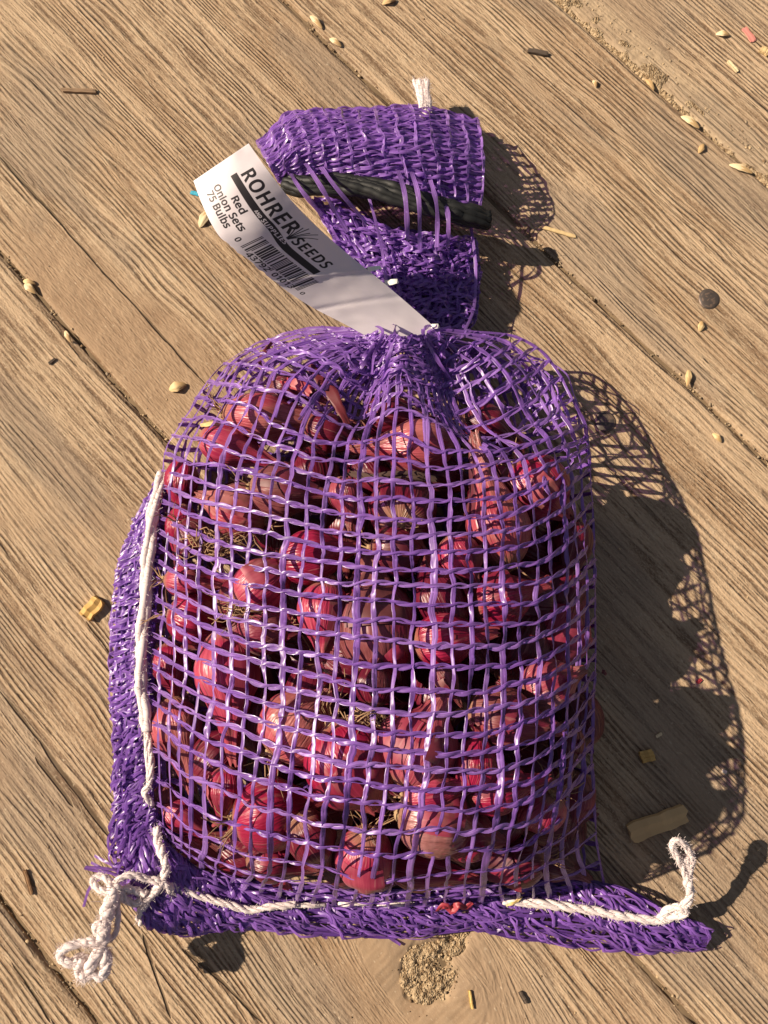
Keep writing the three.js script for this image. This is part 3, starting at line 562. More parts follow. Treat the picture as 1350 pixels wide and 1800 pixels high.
  yarn(c, curveOf([[1211, 1530, 20], [1217, 1508, 24], [1207, 1490, 26], [1194, 1478, 28], [1184, 1478, 28], [1182, 1491, 27], [1190, 1505, 25], [1200, 1522, 22], [1208, 1545, 19]])(60), 0.0010, 7, 15, 240);
  part('tail_yarn', c, yarnMat);
  const d = new MB();
  for (let k = 0; k < 5; k++) yarn(d, curveOf([[744 + k * 2, 205, 15], [741 + k * 3, 182, 16], [736 + k * 3.4, 160, 15], [729 + k * 5, 143 + (k % 2) * 5, 12]])(14), 0.0012, 1.5, 30 + k, 90);
  part('top_yarn', d, yarnMat);
}

// ---------------------------------------------------------------- black tie and paper tag
{
  const pts = curveOf([[500, 322, 22], [540, 328, 24], [590, 324, 25], [650, 330, 26], [710, 346, 26], [770, 364, 25], [820, 378, 22], [860, 386, 19]])(60);
  const o = group('twist_tie', P(690, 340, 0.024)); tag(o, 'black crinkled tie threaded through the folded top of the purple net', 'tie');
  const mb = new MB(), n = pts.length, up = new V3(0, 1, 0), t = new V3(), s = new V3(), w = new V3();
  for (let ply = 0; ply < 9; ply++) {
    const q = [];
    for (let k = 0; k < n; k++) {
      t.subVectors(pts[Math.min(n - 1, k + 1)], pts[Math.max(0, k - 1)]).normalize(); s.crossVectors(up, t).normalize(); w.crossVectors(t, s);
      const a = ply * 0.698 + k / n * 4.2, e = 0.0028 * (0.7 + 0.5 * vn(k * 0.2, ply * 3));
      q.push(pts[k].clone().addScaledVector(s, Math.cos(a) * e).addScaledVector(w, Math.sin(a) * e * 0.6 + 0.0004 * (vn(k * 0.9, ply) - 0.5)));
    }
    mb.tube(q, k => 0.0014 * (0.75 + 0.5 * vn(k * 40, ply + 20)) * (k > 0.96 ? 0.9 : 1), 7);
  }
  const rnd = rngOf(12);
  for (let k = 0; k < 160; k++) { const p = pts[rnd() * n | 0], d = new V3(rnd() - 0.5, rnd() * 0.7, rnd() - 0.5).normalize(), l = 0.0022 * rnd(); mb.tube([p.clone().addScaledVector(d, 0.002), p.clone().addScaledVector(d, 0.0034).add(new V3(rnd() - 0.5, rnd() - 0.5, rnd() - 0.5).multiplyScalar(l)), p.clone().addScaledVector(d, 0.0036 + l * 0.4).add(new V3(rnd() - 0.5, 0, rnd() - 0.5).multiplyScalar(l * 2))], 0.00007, 3, false); }
  mesh('cord', mb.geo(o.position), std(0.009, 0.010, 0.010, 0.62), o);
}
function tagPrint() {
  const W = 1536, Hc = 376, cv = document.createElement('canvas'); cv.width = W; cv.height = Hc;
  const c = cv.getContext('2d'), k = 3.2, ink = '#231c22';
  c.fillStyle = '#f1edf0'; c.fillRect(0, 0, W, Hc);
  c.fillStyle = ink; c.strokeStyle = ink; c.textBaseline = 'alphabetic'; c.textAlign = 'left';
  const fit = (s, x, y, w, size, bold = 'bold ') => { c.font = bold + size + 'px sans-serif'; const m = c.measureText(s).width; c.save(); c.translate(x, y); c.scale(w / m, 1); c.fillText(s, 0, 0); c.restore(); };
  fit('ROHRER', 40 * k, 0.345 * Hc, 148 * k, 106);
  fit('SEEDS', 200 * k, 0.40 * Hc, 78 * k, 78);
  // tuft of grass between the words
  for (const [dx, dy, w] of [[-4, -44, 5], [3, -52, 5], [12, -46, 5], [22, -56, 4], [-9, -28, 5], [30, -48, 4], [17, -30, 5]]) { c.beginPath(); c.lineWidth = w; c.moveTo(192 * k + dx * 0.3, 0.40 * Hc); c.quadraticCurveTo(192 * k + dx * 0.8, 0.40 * Hc + dy * 1.1, 192 * k + dx * 3.0, 0.40 * Hc + dy * 2.2); c.stroke(); }
  // the bar under the name, with a step down like a hill
  const bt = 0.375 * Hc, bb = 0.475 * Hc;
  c.beginPath(); c.moveTo(36 * k, bt); c.lineTo(150 * k, bt); c.bezierCurveTo(178 * k, bt, 188 * k, bt + 26, 214 * k, bt + 30); c.lineTo(280 * k, bt + 30); c.lineTo(280 * k, bb + 30); c.lineTo(214 * k, bb + 30); c.bezierCurveTo(184 * k, bb + 28, 176 * k, bb, 150 * k, bb); c.lineTo(36 * k, bb); c.closePath(); c.fill();
  c.fillStyle = '#f1edf0'; c.save(); c.translate(118 * k, bb - 6); c.rotate(0.035); fit('AND', 0, 0, 18 * k, 24); fit('SUPPLIES', 21 * k, 0, 62 * k, 31); c.restore();
  c.fillStyle = ink; c.textAlign = 'center'; c.font = '50px sans-serif';
  c.lineWidth = 2.2;
  for (const [s, x, y, w] of [['Red', 95, 0.62, 40], ['Onion Sets', 90, 0.76, 108], ['75 Bulbs', 84, 0.885, 84]]) { c.textAlign = 'left'; fit(s, (x - w / 2) * k, y * Hc, w * k, 50, ''); c.lineWidth = 3.4; c.save(); c.translate((x - w / 2) * k, y * Hc); c.scale(w * k / c.measureText(s).width, 1); c.strokeText(s, 0, 0); c.restore(); }
  // bar code
  const bits = '10100011010100011011101101110110010011000110101010111001011001101110010110011010000101110010101';
  const x0 = 168 * k, bw = 132 * k / 95;
  for (let i = 0; i < 95; i++) if (bits[i] === '1') { const long = i < 11 || i > 84 || (i > 44 && i < 50); c.fillRect(x0 + i * bw, 0.60 * Hc, bw * 1.02, (long ? 0.30 : 0.245) * Hc); }
  c.textAlign = 'left';
  fit('0', 150 * k, 0.89 * Hc, 9 * k, 42); fit('43792', 184 * k, 0.945 * Hc, 50 * k, 42); fit('01013', 242 * k, 0.945 * Hc, 48 * k, 42); fit('0', 306 * k, 0.92 * Hc, 8 * k, 32);
  const t = new THREE.CanvasTexture(cv); t.colorSpace = THREE.SRGBColorSpace; t.magFilter = t.minFilter = THREE.LinearFilter;
  return t;
}
{
  const o = group('paper_tag', P(540, 420, 0.03)); tag(o, 'white printed paper tag with bar code, curling out of the gathered neck of the net', 'tag');
  // upper right edge and lower left edge of the strip, from its free end to the neck
  const s = [0, 0.12, 0.27, 0.42, 0.56, 0.72, 0.88, 1];
  const hi = [[437, 252, 69], [468, 296, 67], [512, 352, 60], [560, 401, 50], [612, 447, 41], [668, 492, 34], [730, 545, 29], [776, 586, 27]];
  const lo = [[340, 318, 61], [355, 358, 62], [383, 412, 61], [437, 462, 55], [488, 500, 47], [545, 538, 40], [610, 572, 35], [660, 600, 32]];
  const fa = [0, 1, 2].map(k => pchip(s, hi.map(p => p[k]))), fb = [0, 1, 2].map(k => pchip(s, lo.map(p => p[k])));
  const n = 90, m = 26, pos = [], uv = [], idx = [];
  const edge = t => 0.028 * sm(0.29, 0.32, t) * (0.3 + vn(t * 60, 3)) * (1 - sm(0.5, 0.6, t));    // nibbled lower edge
  for (const side of [0, 1]) for (let i = 0; i <= n; i++) for (let j = 0; j <= m; j++) {
    const t = i / n, q = j / m * (1 - edge(t)), a = fa.map(f => f(t)), b = fb.map(f => f(t));
    let h = mix(a[2], b[2], q) + 1.6 * Math.sin(q * Math.PI) * (1 - t * 0.5);
    h += 0.35 * Math.exp(-(t - 0.60 + (q - 0.5) * 0.10) * (t - 0.60 + (q - 0.5) * 0.10) / 0.000144) - 0.35 * Math.exp(-(t - 0.78 + (q - 0.5) * 0.06) * (t - 0.78 + (q - 0.5) * 0.06) / 0.000144) + 0.7 * (fbm(t * 9, q * 3, 3) - 0.5);
    const p = P(mix(a[0], b[0], q), mix(a[1], b[1], q), h / 1000 - side * 0.00022).sub(o.position);
    pos.push(p.x, p.y, p.z); uv.push(t * 480 * 3.2 / 1536, 1 - q);
    const k = side * (n + 1) * (m + 1) + i * (m + 1) + j;
    if (i && j) side ? idx.push(k - m - 2, k - 1, k - m - 1, k - 1, k, k - m - 1) : idx.push(k - m - 2, k - m - 1, k - 1, k - m - 1, k, k - 1);
  }
  const g = new THREE.BufferGeometry();
  g.setAttribute('position', new THREE.Float32BufferAttribute(pos, 3)); g.setAttribute('uv', new THREE.Float32BufferAttribute(uv, 2));
  const per = (n + 1) * (m + 1), half = idx.length / 2; g.setIndex(idx); g.clearGroups(); g.addGroup(0, half, 0); g.addGroup(half, half, 1); g.computeVertexNormals();
  const paper = new THREE.MeshPhysicalMaterial({ color: new THREE.Color().setRGB(0.90, 0.86, 0.88), map: tagPrint(), roughness: 0.55, transmission: 0.22, thickness: 0, side: THREE.DoubleSide });
  mesh('printed_paper', g, [paper, std(0.82, 0.80, 0.80, 0.6, { transmission: 0.3, thickness: 0 })], o);
  // the ragged side strip left from tearing it off the roll
  const mb = new MB();
  for (const [x, y, h, r] of [[668, 470, 35, 0.6], [698, 494, 32, 0.8], [770, 574, 28, 1.0]]) { const p = P(x, y, h / 1000), q = P(x - 22, y + 4, (h - 0.5) / 1000); mb.tape([q, q.clone().lerp(p, 0.6), p, p.clone().add(new V3(0.0004, -0.0008, 0.0004))], Array(4).fill(new V3(0.2, 1, 0)), [0.002, 0.0026 * r, 0.0022 * r, 0.001 * r], 0.2); }
  mesh('torn_edge', mb.geo(o.position), std(0.84, 0.82, 0.76, 0.6), o);
}

// ---------------------------------------------------------------- onion sets
const SKINS = [ // [glossy inner skin, its second tone, papery outer skin, share of papery skin, bottom tone]
  { name: 'crimson', a: [0.22, 0.004, 0.032], b: [0.33, 0.016, 0.062], p: [0.24, 0.036, 0.058], share: 0.32 },
  { name: 'pink', a: [0.29, 0.016, 0.058], b: [0.40, 0.055, 0.100], p: [0.32, 0.075, 0.095], share: 0.40 },
  { name: 'peach', a: [0.29, 0.030, 0.058], b: [0.40, 0.085, 0.105], p: [0.37, 0.115, 0.115], share: 0.48 },
  { name: 'brown', a: [0.165, 0.010, 0.036], b: [0.23, 0.032, 0.058], p: [0.195, 0.052, 0.060], share: 0.52 },
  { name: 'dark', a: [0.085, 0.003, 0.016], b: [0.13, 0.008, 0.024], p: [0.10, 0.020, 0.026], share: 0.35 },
  { name: 'grey', a: [0.25, 0.030, 0.058], b: [0.32, 0.075, 0.100], p: [0.31, 0.130, 0.130], share: 0.48 },
];
SKINS.forEach((s, k) => {
  const N = 512, hh = new Float32Array(N * N);
  const field = (x, y) => {
    const u = x / N, v = y / N, wx = (fbm(u * 8, v * 3 + k * 9, 3, 8) - 0.5) * 0.035;
    const uu = u + wx, vein = Math.pow(vn(uu * 64 + 512, v * 1.6 + k, 64), 3), vein2 = vn(uu * 160 + 1600, v * 4 + k * 3, 160), fine = vn(uu * 256 + 2560, v * 26, 256);
    const patch = sm(1 - s.share - 0.035, 1 - s.share + 0.035, fbm(u * 4, v * 2.4 + k * 5.5, 4, 4) * 1.25 - 0.12 + 0.06 * (vein2 - 0.5));
    const tone = fbm(u * 8, v * 4 + k * 21, 3, 8);
    let c = mix3(s.a, s.b, sm(0.3, 0.75, tone * 0.7 + vein2 * 0.3));
    c = mix3(c, [c[0] * 0.62, c[1] * 0.45, c[2] * 0.5], vein * 0.6);
    let pc = mix3(s.p, [s.p[0] * 0.66, s.p[1] * 0.55, s.p[2] * 0.5], sm(0.4, 0.8, fbm(u * 16, v * 10 + 3, 3, 16)) * 0.8);
    pc = mix3(pc, [s.p[0] * 0.55, s.p[1] * 0.40, s.p[2] * 0.38], vein * 0.9);
    c = mix3(c, pc, patch);
    c = mix3(c, [0.50, 0.27, 0.24], sm(0.80, 0.9, vn(uu * 96 + 960, v * 5 + 40 + k, 96)) * 0.25);
    c = mix3(c, [0.32, 0.17, 0.11], (1 - sm(0.03, 0.10 + 0.05 * vein2, v)) * 0.75);
    c = mix3(c, [0.27, 0.085, 0.07], sm(0.72, 0.95, v) * 0.5);
    hh[y * N + x] = 0.45 + patch * 0.22 - vein * 0.30 + (vein2 - 0.5) * 0.22 + (fine - 0.5) * 0.12 + (fbm(u * 16, v * 12, 2, 16) - 0.5) * 0.3 * patch;
    return c;
  };
  s.map = dataTex(N, N, field, true);
  s.bump = dataTex(N, N, (x, y) => hh[y * N + x]);
  s.mat = new THREE.MeshPhysicalMaterial({ map: s.map, bumpMap: s.bump, bumpScale: 0.0006, roughness: k === 3 ? 0.5 : 0.36, specularIntensity: 0.9, side: THREE.DoubleSide });
  s.paper = std(...s.p, 0.55, { transmission: 0.25, thickness: 0, map: s.map });
  s.paper.color.setRGB(1, 1, 1);
});
const rootMat = std(0.31, 0.185, 0.10, 0.9), plateMat = std(0.36, 0.24, 0.13, 0.95);
function onionShape(L, W, rnd, o = {}) {
  const nu = 44, nv = 40, k = W / L, sh = Math.min(0.80, 0.56 * k + 0.26);         // where the shoulder turns into the neck
  const f = pchip([0, 0.012, 0.05, 0.14, sh * 0.55, sh * 0.72, sh, sh + (1 - sh) * 0.35, sh + (1 - sh) * 0.7, 1], [0.02, 0.10, 0.24, 0.39, 0.5, 0.49, 0.35, 0.205, 0.125, o.flare || 0.075]);
  const bx = (rnd() - 0.5) * (o.bend ?? 0.5), bz = (rnd() - 0.5) * (o.bend ?? 0.5), sq = 0.88 + 0.2 * rnd(), s0 = rnd() * 90, ple = 4 + (rnd() * 4 | 0);
  const at = (u, v, out = 1) => {
    const th = u * Math.PI * 2, ne = sm(sh * 0.7, 1, v);
    let r = f(v) * W * out;
    r *= 1 + 0.10 * (fbm(u * 4 + s0 * 4, v * 3 + s0, 2, 0) * sm(0, 0.15, u) * sm(0, 0.15, 1 - u) - 0.25 * 0) * 0.6 - 0.02;
    r *= 1 + (0.018 + 0.22 * ne) * Math.sin(th * ple + v * 4 * ne) * 0.6 + 0.02 * Math.sin(th * 3 + s0) + 0.025 * Math.sin(th * 2 + s0 * 3 + v * 3);
    const e = Math.max(0, v - 0.45);
    return new V3(Math.cos(th) * r * sq + bx * L * e * e, (v - 0.5) * L + (v > 0.97 ? L * 0.02 * Math.sin(th * 5 + s0) : 0), Math.sin(th) * r + bz * L * e * e);
  };
  return at;
}
function patchGeo(at, u0, u1, v0, v1, nu, nv, out = () => 1) {
  const pos = [], uv = [], idx = [];
  for (let j = 0; j <= nv; j++) for (let i = 0; i <= nu; i++) {
    const u = mix(u0, u1, i / nu), v = mix(v0, v1, j / nv), p = at(u, v, out(i / nu, j / nv));
    pos.push(p.x, p.y, p.z); uv.push(u, v);
    if (i && j) { const k = j * (nu + 1) + i; idx.push(k - nu - 2, k - 1, k - nu - 1, k - nu - 1, k - 1, k); }
  }
  const g = new THREE.BufferGeometry();
  g.setAttribute('position', new THREE.Float32BufferAttribute(pos, 3)); g.setAttribute('uv', new THREE.Float32BufferAttribute(uv, 2)); g.setIndex(idx); g.computeVertexNormals();
  return g;
}
// table of the net's surface in photo pixels, to set the bulbs just beneath it
const netTable = [];
{ const proj = p => { const d = p.clone().sub(new V3(0, H, 0)), z = -d.y * cT - d.z * sT, x = d.x, y = d.y * sT - d.z * cT; return [675 + F * x / z, 900 - F * y / z]; };
  for (let v = 0; v <= 33; v += 0.5) for (let u = 0; u <= 28; u += 0.5) { const p = front(u, v); netTable.push([...proj(p), p.y, front.normal(u, v)]); } }
function netAt(x, y) { let b = null, bd = 1e9; for (const t of netTable) { const d = (t[0] - x) ** 2 + (t[1] - y) ** 2; if (d < bd) { bd = d; b = t; } } return b; }
let onionSeed = 100;
function onion(cx, cy, len, wid, ang, deepMm, skin, opt, label, grp) {
  const rnd = rngOf(onionSeed += 17), s = SKINS[skin], net = netAt(cx, cy), ny = Math.max(0.55, net[3].y);
  const guess = Math.max(0.008, net[2] - 0.011), m = mpp(cx, cy, guess), L = len * m * 1.06, W = wid * m * (grp ? 1 : opt.grow ?? (net[2] < 0.035 ? 1 : 1.08));
  let h = opt.h ?? net[2] - W * 0.51 / ny - deepMm / 2000 - 0.0006, k2 = 1;
  const ca = Math.cos(ang * Math.PI / 180), sa = Math.sin(ang * Math.PI / 180);
  if (opt.h === undefined) {
    for (const q of [-0.92, -0.6, 0.6, 0.92]) for (const e of [-0.45, -0.15, 0.15]) {
      const x = cx - sa * q * wid * 0.5 + ca * e * len, y = cy + ca * q * wid * 0.5 + sa * e * len, t = netAt(x, y);
      if (Math.hypot(t[0] - x, t[1] - y) > 16) continue;
      h = Math.min(h, t[2] - 0.0004 - W * 0.5 * Math.sqrt(1 - q * q) * (Math.abs(e) > 0.3 ? 0.6 : 1));
    }
    if (h < W * 0.46) { k2 = Math.max(0.72, (h + W * 0.5) / (W * 0.96)); h = Math.max(h, W * k2 * 0.46); }
  }
  const m2 = mpp(cx, cy, h) / m * k2;
  const o = group('onion_bulb', P(cx, cy, h)); tag(o, label, 'onion', grp);
  const a = ang * Math.PI / 180, ax = P(cx + Math.cos(a) * 20, cy + Math.sin(a) * 20, h).sub(o.position).normalize();
  ax.y += Math.tan((opt.tilt ?? 0) * Math.PI / 180); ax.normalize();
  o.quaternion.setFromUnitVectors(new V3(0, 1, 0), ax);
  o.quaternion.multiply(new THREE.Quaternion().setFromAxisAngle(new V3(0, 1, 0), opt.roll ?? rnd() * 6.28));
  const at = onionShape(L * m2, W * m2, rnd, opt);
  mesh('bulb', patchGeo(at, 0, 1, 0, 1, 44, 40), s.mat, o);
  const w = W * m2;
  if (opt.roots !== 0) {
    const mb = new MB(), n = opt.roots ?? 9, rl = (opt.rootLen ?? 0.32) * w, y0 = -0.5 * L * m2;
    for (let k = 0; k < n; k++) {
      const t = rnd() * 6.28, r0 = 0.10 * w * Math.sqrt(rnd()), l = rl * (0.5 + rnd()), sp = opt.rootSpread ?? 0.9, c1 = (rnd() - 0.5) * l * 1.5, c2 = (rnd() - 0.5) * l * 1.5;
      const p0 = new V3(Math.cos(t) * r0, y0 + 0.02 * w, Math.sin(t) * r0);
      mb.tube([p0, new V3(p0.x + Math.cos(t) * l * sp * 0.4, y0 - l * 0.45, p0.z + Math.sin(t) * l * sp * 0.4), new V3(p0.x + Math.cos(t) * l * sp * 0.8 + c1 * 0.5, y0 - l * 0.75, p0.z + Math.sin(t) * l * sp * 0.8 + c2 * 0.5), new V3(p0.x + Math.cos(t) * l * sp + c1, y0 - l * (0.7 + 0.4 * rnd()), p0.z + Math.sin(t) * l * sp + c2)], q => (0.00024 + 0.00010 * Math.sin(k)) * (1 - 0.6 * q), 5);
    }
    mesh('roots', mb.geo(), rootMat, o);
    const pb = new MB(); for (let k = 0; k < 7; k++) pb.lump(new V3((rnd() - 0.5) * 0.14 * w, y0 + 0.01 * w, (rnd() - 0.5) * 0.14 * w), 0.055 * w, rnd);
    mesh('root_plate', pb.geo(), plateMat, o);
  }
  const nf = opt.flakes ?? (rnd() < 0.6 ? 1 : 2);
  for (let k = 0; k < nf; k++) {                                          // skin that has come loose
    const u0 = rnd(), du = 0.12 + 0.22 * rnd(), v0 = 0.15 + 0.35 * rnd(), v1 = Math.min(1, v0 + 0.3 + 0.3 * rnd()), lift = 0.10 + 0.22 * rnd(), q = rnd() * 50;
    mesh('loose_skin', patchGeo((u, v, e) => { const p = at(((u % 1) + 1) % 1, v, 1.015 + e * lift); return p; }, u0, u0 + du, v0, v1, 10, 10, (i, j) => Math.pow(i, 2) * (0.25 + fbm(j * 5 + q, i * 2, 2)) * 0.9 + 0.35 * Math.pow(j, 3) * vn(i * 4 + q, 2)), SKINS[(skin + (k ? 2 : 0)) % 6].paper, o);
  }
  return o;
}
const E = {};
const bulbs = [
  // centre px, length px, width px, angle of the neck (0 right, 90 down the photo), mm below the net, skin, options, label
  [508, 737, 225, 92, 5, 2, 2, { bend: 0.1, flare: 0.10, roots: 7 }, 'peach red onion with a long pointed neck, uppermost large bulb on the left'],
  [525, 690, 110, 55, 20, 12, 4, { roots: 0 }, 'dark red onion peeping out above the uppermost large peach bulb on the left'],
  [430, 793, 165, 76, 18, 4, 1, { roots: 0, flare: 0.2 }, 'pink red onion lying slantwise just below the uppermost large peach bulb'],
  [318, 862, 110, 62, 95, 3, 0, { roots: 0 }, 'red onion at the left side of the net beside the top of the white yarn'],
  [405, 893, 130, 88, -160, 3, 2, { roots: 10 }, 'pale red onion right above the clump of dry rootlets on the left side'],
  [515, 868, 150, 88, 10, 6, 3, { roots: 8 }, 'brownish red onion between the pale bulb above the rootlets and the pale torn skin'],
  [706, 785, 180, 92, 178, 3, 2, { bend: 0.15, roots: 5, rootLen: 0.16 }, 'wrinkled peach onion lying crosswise at top centre just under the neck pleats'],
  [700, 735, 130, 70, 0, 10, 4, { roots: 0 }, 'dark crimson onion tucked behind the wrinkled peach one at top centre'],
  [708, 892, 130, 112, -80, 8, 4, { roots: 8, tilt: -50, rootLen: 0.15, roll: 1 }, 'dark onion showing its tan root end, upper middle, below a dry brown strip'],
  [608, 885, 95, 50, 75, 7, 5, { roots: 0, flakes: 3 }, 'small onion with pale grey torn skin, left of the dark tan-rooted bulb'],
  [862, 880, 235, 102, -106, 2, 2, { roots: 6, bend: 0.3 }, 'long peach onion standing upright in the upper right with its neck pointing to the top'],
  [947, 864, 130, 112, 45, 2, 0, { roots: 7, rootLen: 0.2 }, 'round red onion near the upper right edge, tan root at its upper left'],
  [868, 757, 120, 82, 25, 5, 4, { roots: 6 }, 'dark red onion with tan root high under the right shoulder of the net'],
  [812, 985, 95, 72, 60, 7, 1, { roots: 0 }, 'small red onion tucked beneath the lower left of the long peach bulb'],
  [898, 1048, 140, 88, -18, 2, 0, { roots: 6, bend: 0.3, flare: 0.13 }, 'bright crimson onion right of centre with its neck pointing right'],
  [985, 1105, 135, 108, -65, 2, 1, { roots: 5 }, 'pink onion with streaked skin at the right edge, beside the bright crimson one'],
  [800, 1122, 145, 88, -8, 2, 0, { roots: 5, bend: 0.2 }, 'bright pinkish red onion lying crosswise just right of the large brown bulb in the middle'],
  [662, 1080, 205, 136, -95, 1, 3, { roots: 6, bend: 0.1, flare: 0.19 }, 'large brown papery onion in the middle of the bag with a broad neck pointing up'],
  [568, 1092, 135, 88, 95, 6, 1, { roots: 0 }, 'dull red onion half hidden behind the left of the large brown bulb'],
  [705, 975, 110, 92, 10, 7, 4, { roots: 8 }, 'dark red onion above the broad neck of the large brown bulb'],
  [768, 1035, 150, 92, -110, 5, 4, { roots: 5, bend: 0.2 }, 'dark crimson onion, neck up, between the large brown bulb and bright crimson one'],
  [562, 978, 140, 92, -10, 6, 0, { roots: 6 }, 'dark red onion arched above left of the large brown bulb'],
  [474, 1020, 135, 88, -35, 2, 1, { roots: 8 }, 'shiny pink onion left of centre with its root end at the lower left'],
  [350, 1025, 120, 60, 5, 3, 1, { roots: 9 }, 'slim pink onion near the left edge below the clump of dry rootlets'],
  [350, 1092, 110, 84, 20, 3, 0, { roots: 7, flakes: 2 }, 'glossy red onion on the left just above the tall pink bulb'],
  [318, 945, 115, 60, 95, 3, 0, { roots: 0 }, 'narrow red onion upright against the left wall beside the clump of dry rootlets'],
  [450, 1110, 110, 80, 170, 7, 3, { roots: 6 }, 'brownish dark onion wedged between the shiny pink bulb and the tall pink bulb'],
  [402, 1222, 225, 112, 86, 2, 1, { roots: 0, bend: 0.15 }, 'tall pink onion on the left side with its neck pointing straight down'],
  [318, 1308, 180, 98, 76, 1, 2, { roots: 6, bend: 0.2, grow: 1 }, 'peach pink onion at the left edge low down, left of the tall pink bulb'],
  [302, 1180, 100, 70, 80, 3, 0, { roots: 8 }, 'small red onion at the left edge above the peach pink one'],
  [527, 1268, 140, 115, -52, 1, 2, { roots: 8, flare: 0.13 }, 'peach onion, root at lower left, between tall pink bulb and biggest crimson one'],
  [620, 1347, 165, 150, 62, 1, 0, { roots: 12, rootLen: 0.35, roll: 2, bend: 0.1 }, 'biggest bright crimson onion, round and shiny, low in the middle of the bag'],
  [660, 1192, 95, 66, -88, 5, 4, { roots: 14, rootLen: 0.6 }, 'small dark onion hanging root down with a tuft of rootlets above the biggest crimson bulb'],
  [744, 1300, 170, 118, -66, 1, 5, { roots: 0, bend: 0.4, flare: 0.1 }, 'greyish pink onion right of the biggest crimson bulb with its neck pointing up'],
  [790, 1205, 80, 40, 60, 6, 3, { roots: 0, flakes: 3 }, 'little withered brown onion above the neck of the greyish pink one'],
  [772, 1440, 140, 125, 10, 2, 5, { roots: 6, flakes: 3 }, 'onion with mouldy pale torn skin low down right of centre'],
  [775, 1393, 130, 76, -10, 4, 1, { roots: 5, flakes: 2 }, 'wrinkled pink onion directly above the one with mouldy torn skin'],
  [905, 1266, 170, 102, 12, 2, 3, { roots: 7, bend: 0.3 }, 'brownish crimson onion lying crosswise right of the greyish pink one'],
  [972, 1200, 115, 84, -25, 2, 5, { roots: 12, rootLen: 0.3 }, 'brownish onion with a pale root tuft near the right edge, under the streaked pink one'],
  [838, 1335, 110, 80, -85, 5, 0, { roots: 0, flare: 0.2, flakes: 2 }, 'crimson onion with ragged neck skins pointing up, below the brownish crosswise one'],
  [892, 1384, 150, 82, -12, 3, 0, { roots: 6, bend: 0.3 }, 'smooth dark crimson onion lying crosswise in the lower right'],
  [948, 1428, 95, 80, 118, 1, 1, { roots: 14, rootLen: 0.26, tilt: -35, rootSpread: 1.4, roll: 0.4 }, 'small onion in the lower right turning its pale rooted base up to the net'],
  [832, 1472, 110, 82, 10, 4, 0, { roots: 0 }, 'crimson onion tucked right of the one with mouldy torn skin'],
  [1010, 1412, 110, 70, 95, 2, 3, { roots: 0 }, 'brown onion at the right edge beside the small one with the rooted base'],
  [895, 1520, 125, 74, 170, 2, 4, { roots: 10, rootLen: 0.4 }, 'dark onion in the lower right just above the hem'],
  [640, 1518, 128, 96, 95, 1, 1, { roots: 14, rootLen: 0.32, bend: 0.2, tilt: -30 }, 'pink onion standing root up at the bottom centre, just above the hem'],
  [492, 1427, 160, 116, -14, 1, 0, { roots: 14, rootLen: 0.24, bend: 0.2 }, 'rosy red onion with its rooted base pointing left, low left of centre'],
  [372, 1512, 205, 72, 28, 1, 2, { roots: 0, bend: 0.1 }, 'long slim peach onion slanting along the lower left edge of the bag'],
  [345, 1452, 160, 66, 35, 3, 1, { roots: 0 }, 'pink onion just above the long slim peach one at the lower left'],
  [395, 1398, 95, 62, 95, 6, 0, { roots: 0, flakes: 3, flare: 0.2 }, 'red onion with curled open skins below the neck of the tall pink bulb'],
  [292, 1415, 90, 56, 85, 2, 3, { roots: 0, flakes: 2 }, 'tattered brown red onion at the left edge beside the end of the seam yarn'],
  [500, 1520, 130, 66, 8, 3, 4, { roots: 0, flakes: 2 }, 'dark onion with scraps of pink skin at the bottom, left of the rosy bulb row'],
  [552, 1478, 110, 84, 60, 6, 4, { roots: 0, tilt: -25 }, 'dark onion in the shade between the rosy red bulb and the one standing root up'],
  [765, 1532, 160, 70, 5, 2, 0, { roots: 5 }, 'wide crimson onion lying crosswise at the bottom just above the hem'],
  [985, 1518, 110, 76, 20, 2, 4, { roots: 0 }, 'dark onion in the bottom right corner of the bag'],
  [996, 1322, 105, 58, 92, 3, 4, { roots: 0 }, 'dark narrow onion upright at the right edge, below the one with the pale root tuft'],
  [1000, 975, 150, 76, 92, 4, 4, { roots: 0 }, 'dark onion upright at the right edge beside a strip of dry yellow straw'],
  [590, 765, 110, 70, 20, 14, 4, { roots: 0 }, 'dark onion in the gap between the uppermost peach bulb and the top centre'],
  [680, 1145, 95, 80, 80, 9, 0, { roots: 0 }, 'crimson onion showing under the bottom of the large brown bulb'],
  [350, 950, 90, 66, 40, 12, 4, { roots: 10 }, 'dark onion lying deep behind the clump of dry rootlets'],
];
for (const [x, y, l, w, a, d, s, o, lab] of bulbs) onion(x, y, l, w, a, d, s, { ...E, ...o }, lab);
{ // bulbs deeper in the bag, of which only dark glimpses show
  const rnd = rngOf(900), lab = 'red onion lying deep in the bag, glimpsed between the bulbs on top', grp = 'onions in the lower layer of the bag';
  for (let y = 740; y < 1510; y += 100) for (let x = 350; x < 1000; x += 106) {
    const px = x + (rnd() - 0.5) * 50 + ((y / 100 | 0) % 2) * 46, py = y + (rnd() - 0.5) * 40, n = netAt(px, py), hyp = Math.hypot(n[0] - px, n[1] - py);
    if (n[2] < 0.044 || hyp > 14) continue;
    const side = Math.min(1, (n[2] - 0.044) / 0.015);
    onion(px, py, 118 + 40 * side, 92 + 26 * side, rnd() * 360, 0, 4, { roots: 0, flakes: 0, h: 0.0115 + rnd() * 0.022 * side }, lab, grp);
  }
  for (const [x, y, a] of [[420, 1490, 200], [500, 1500, 0], [590, 1515, 180], [680, 1520, 10], [770, 1515, 190], [850, 1510, 0], [930, 1490, 160], [980, 1440, 250]]) onion(x, y, 120, 84, a, 0, 4, { roots: 0, flakes: 0, h: 0.010, tilt: 0 }, lab, grp);
}
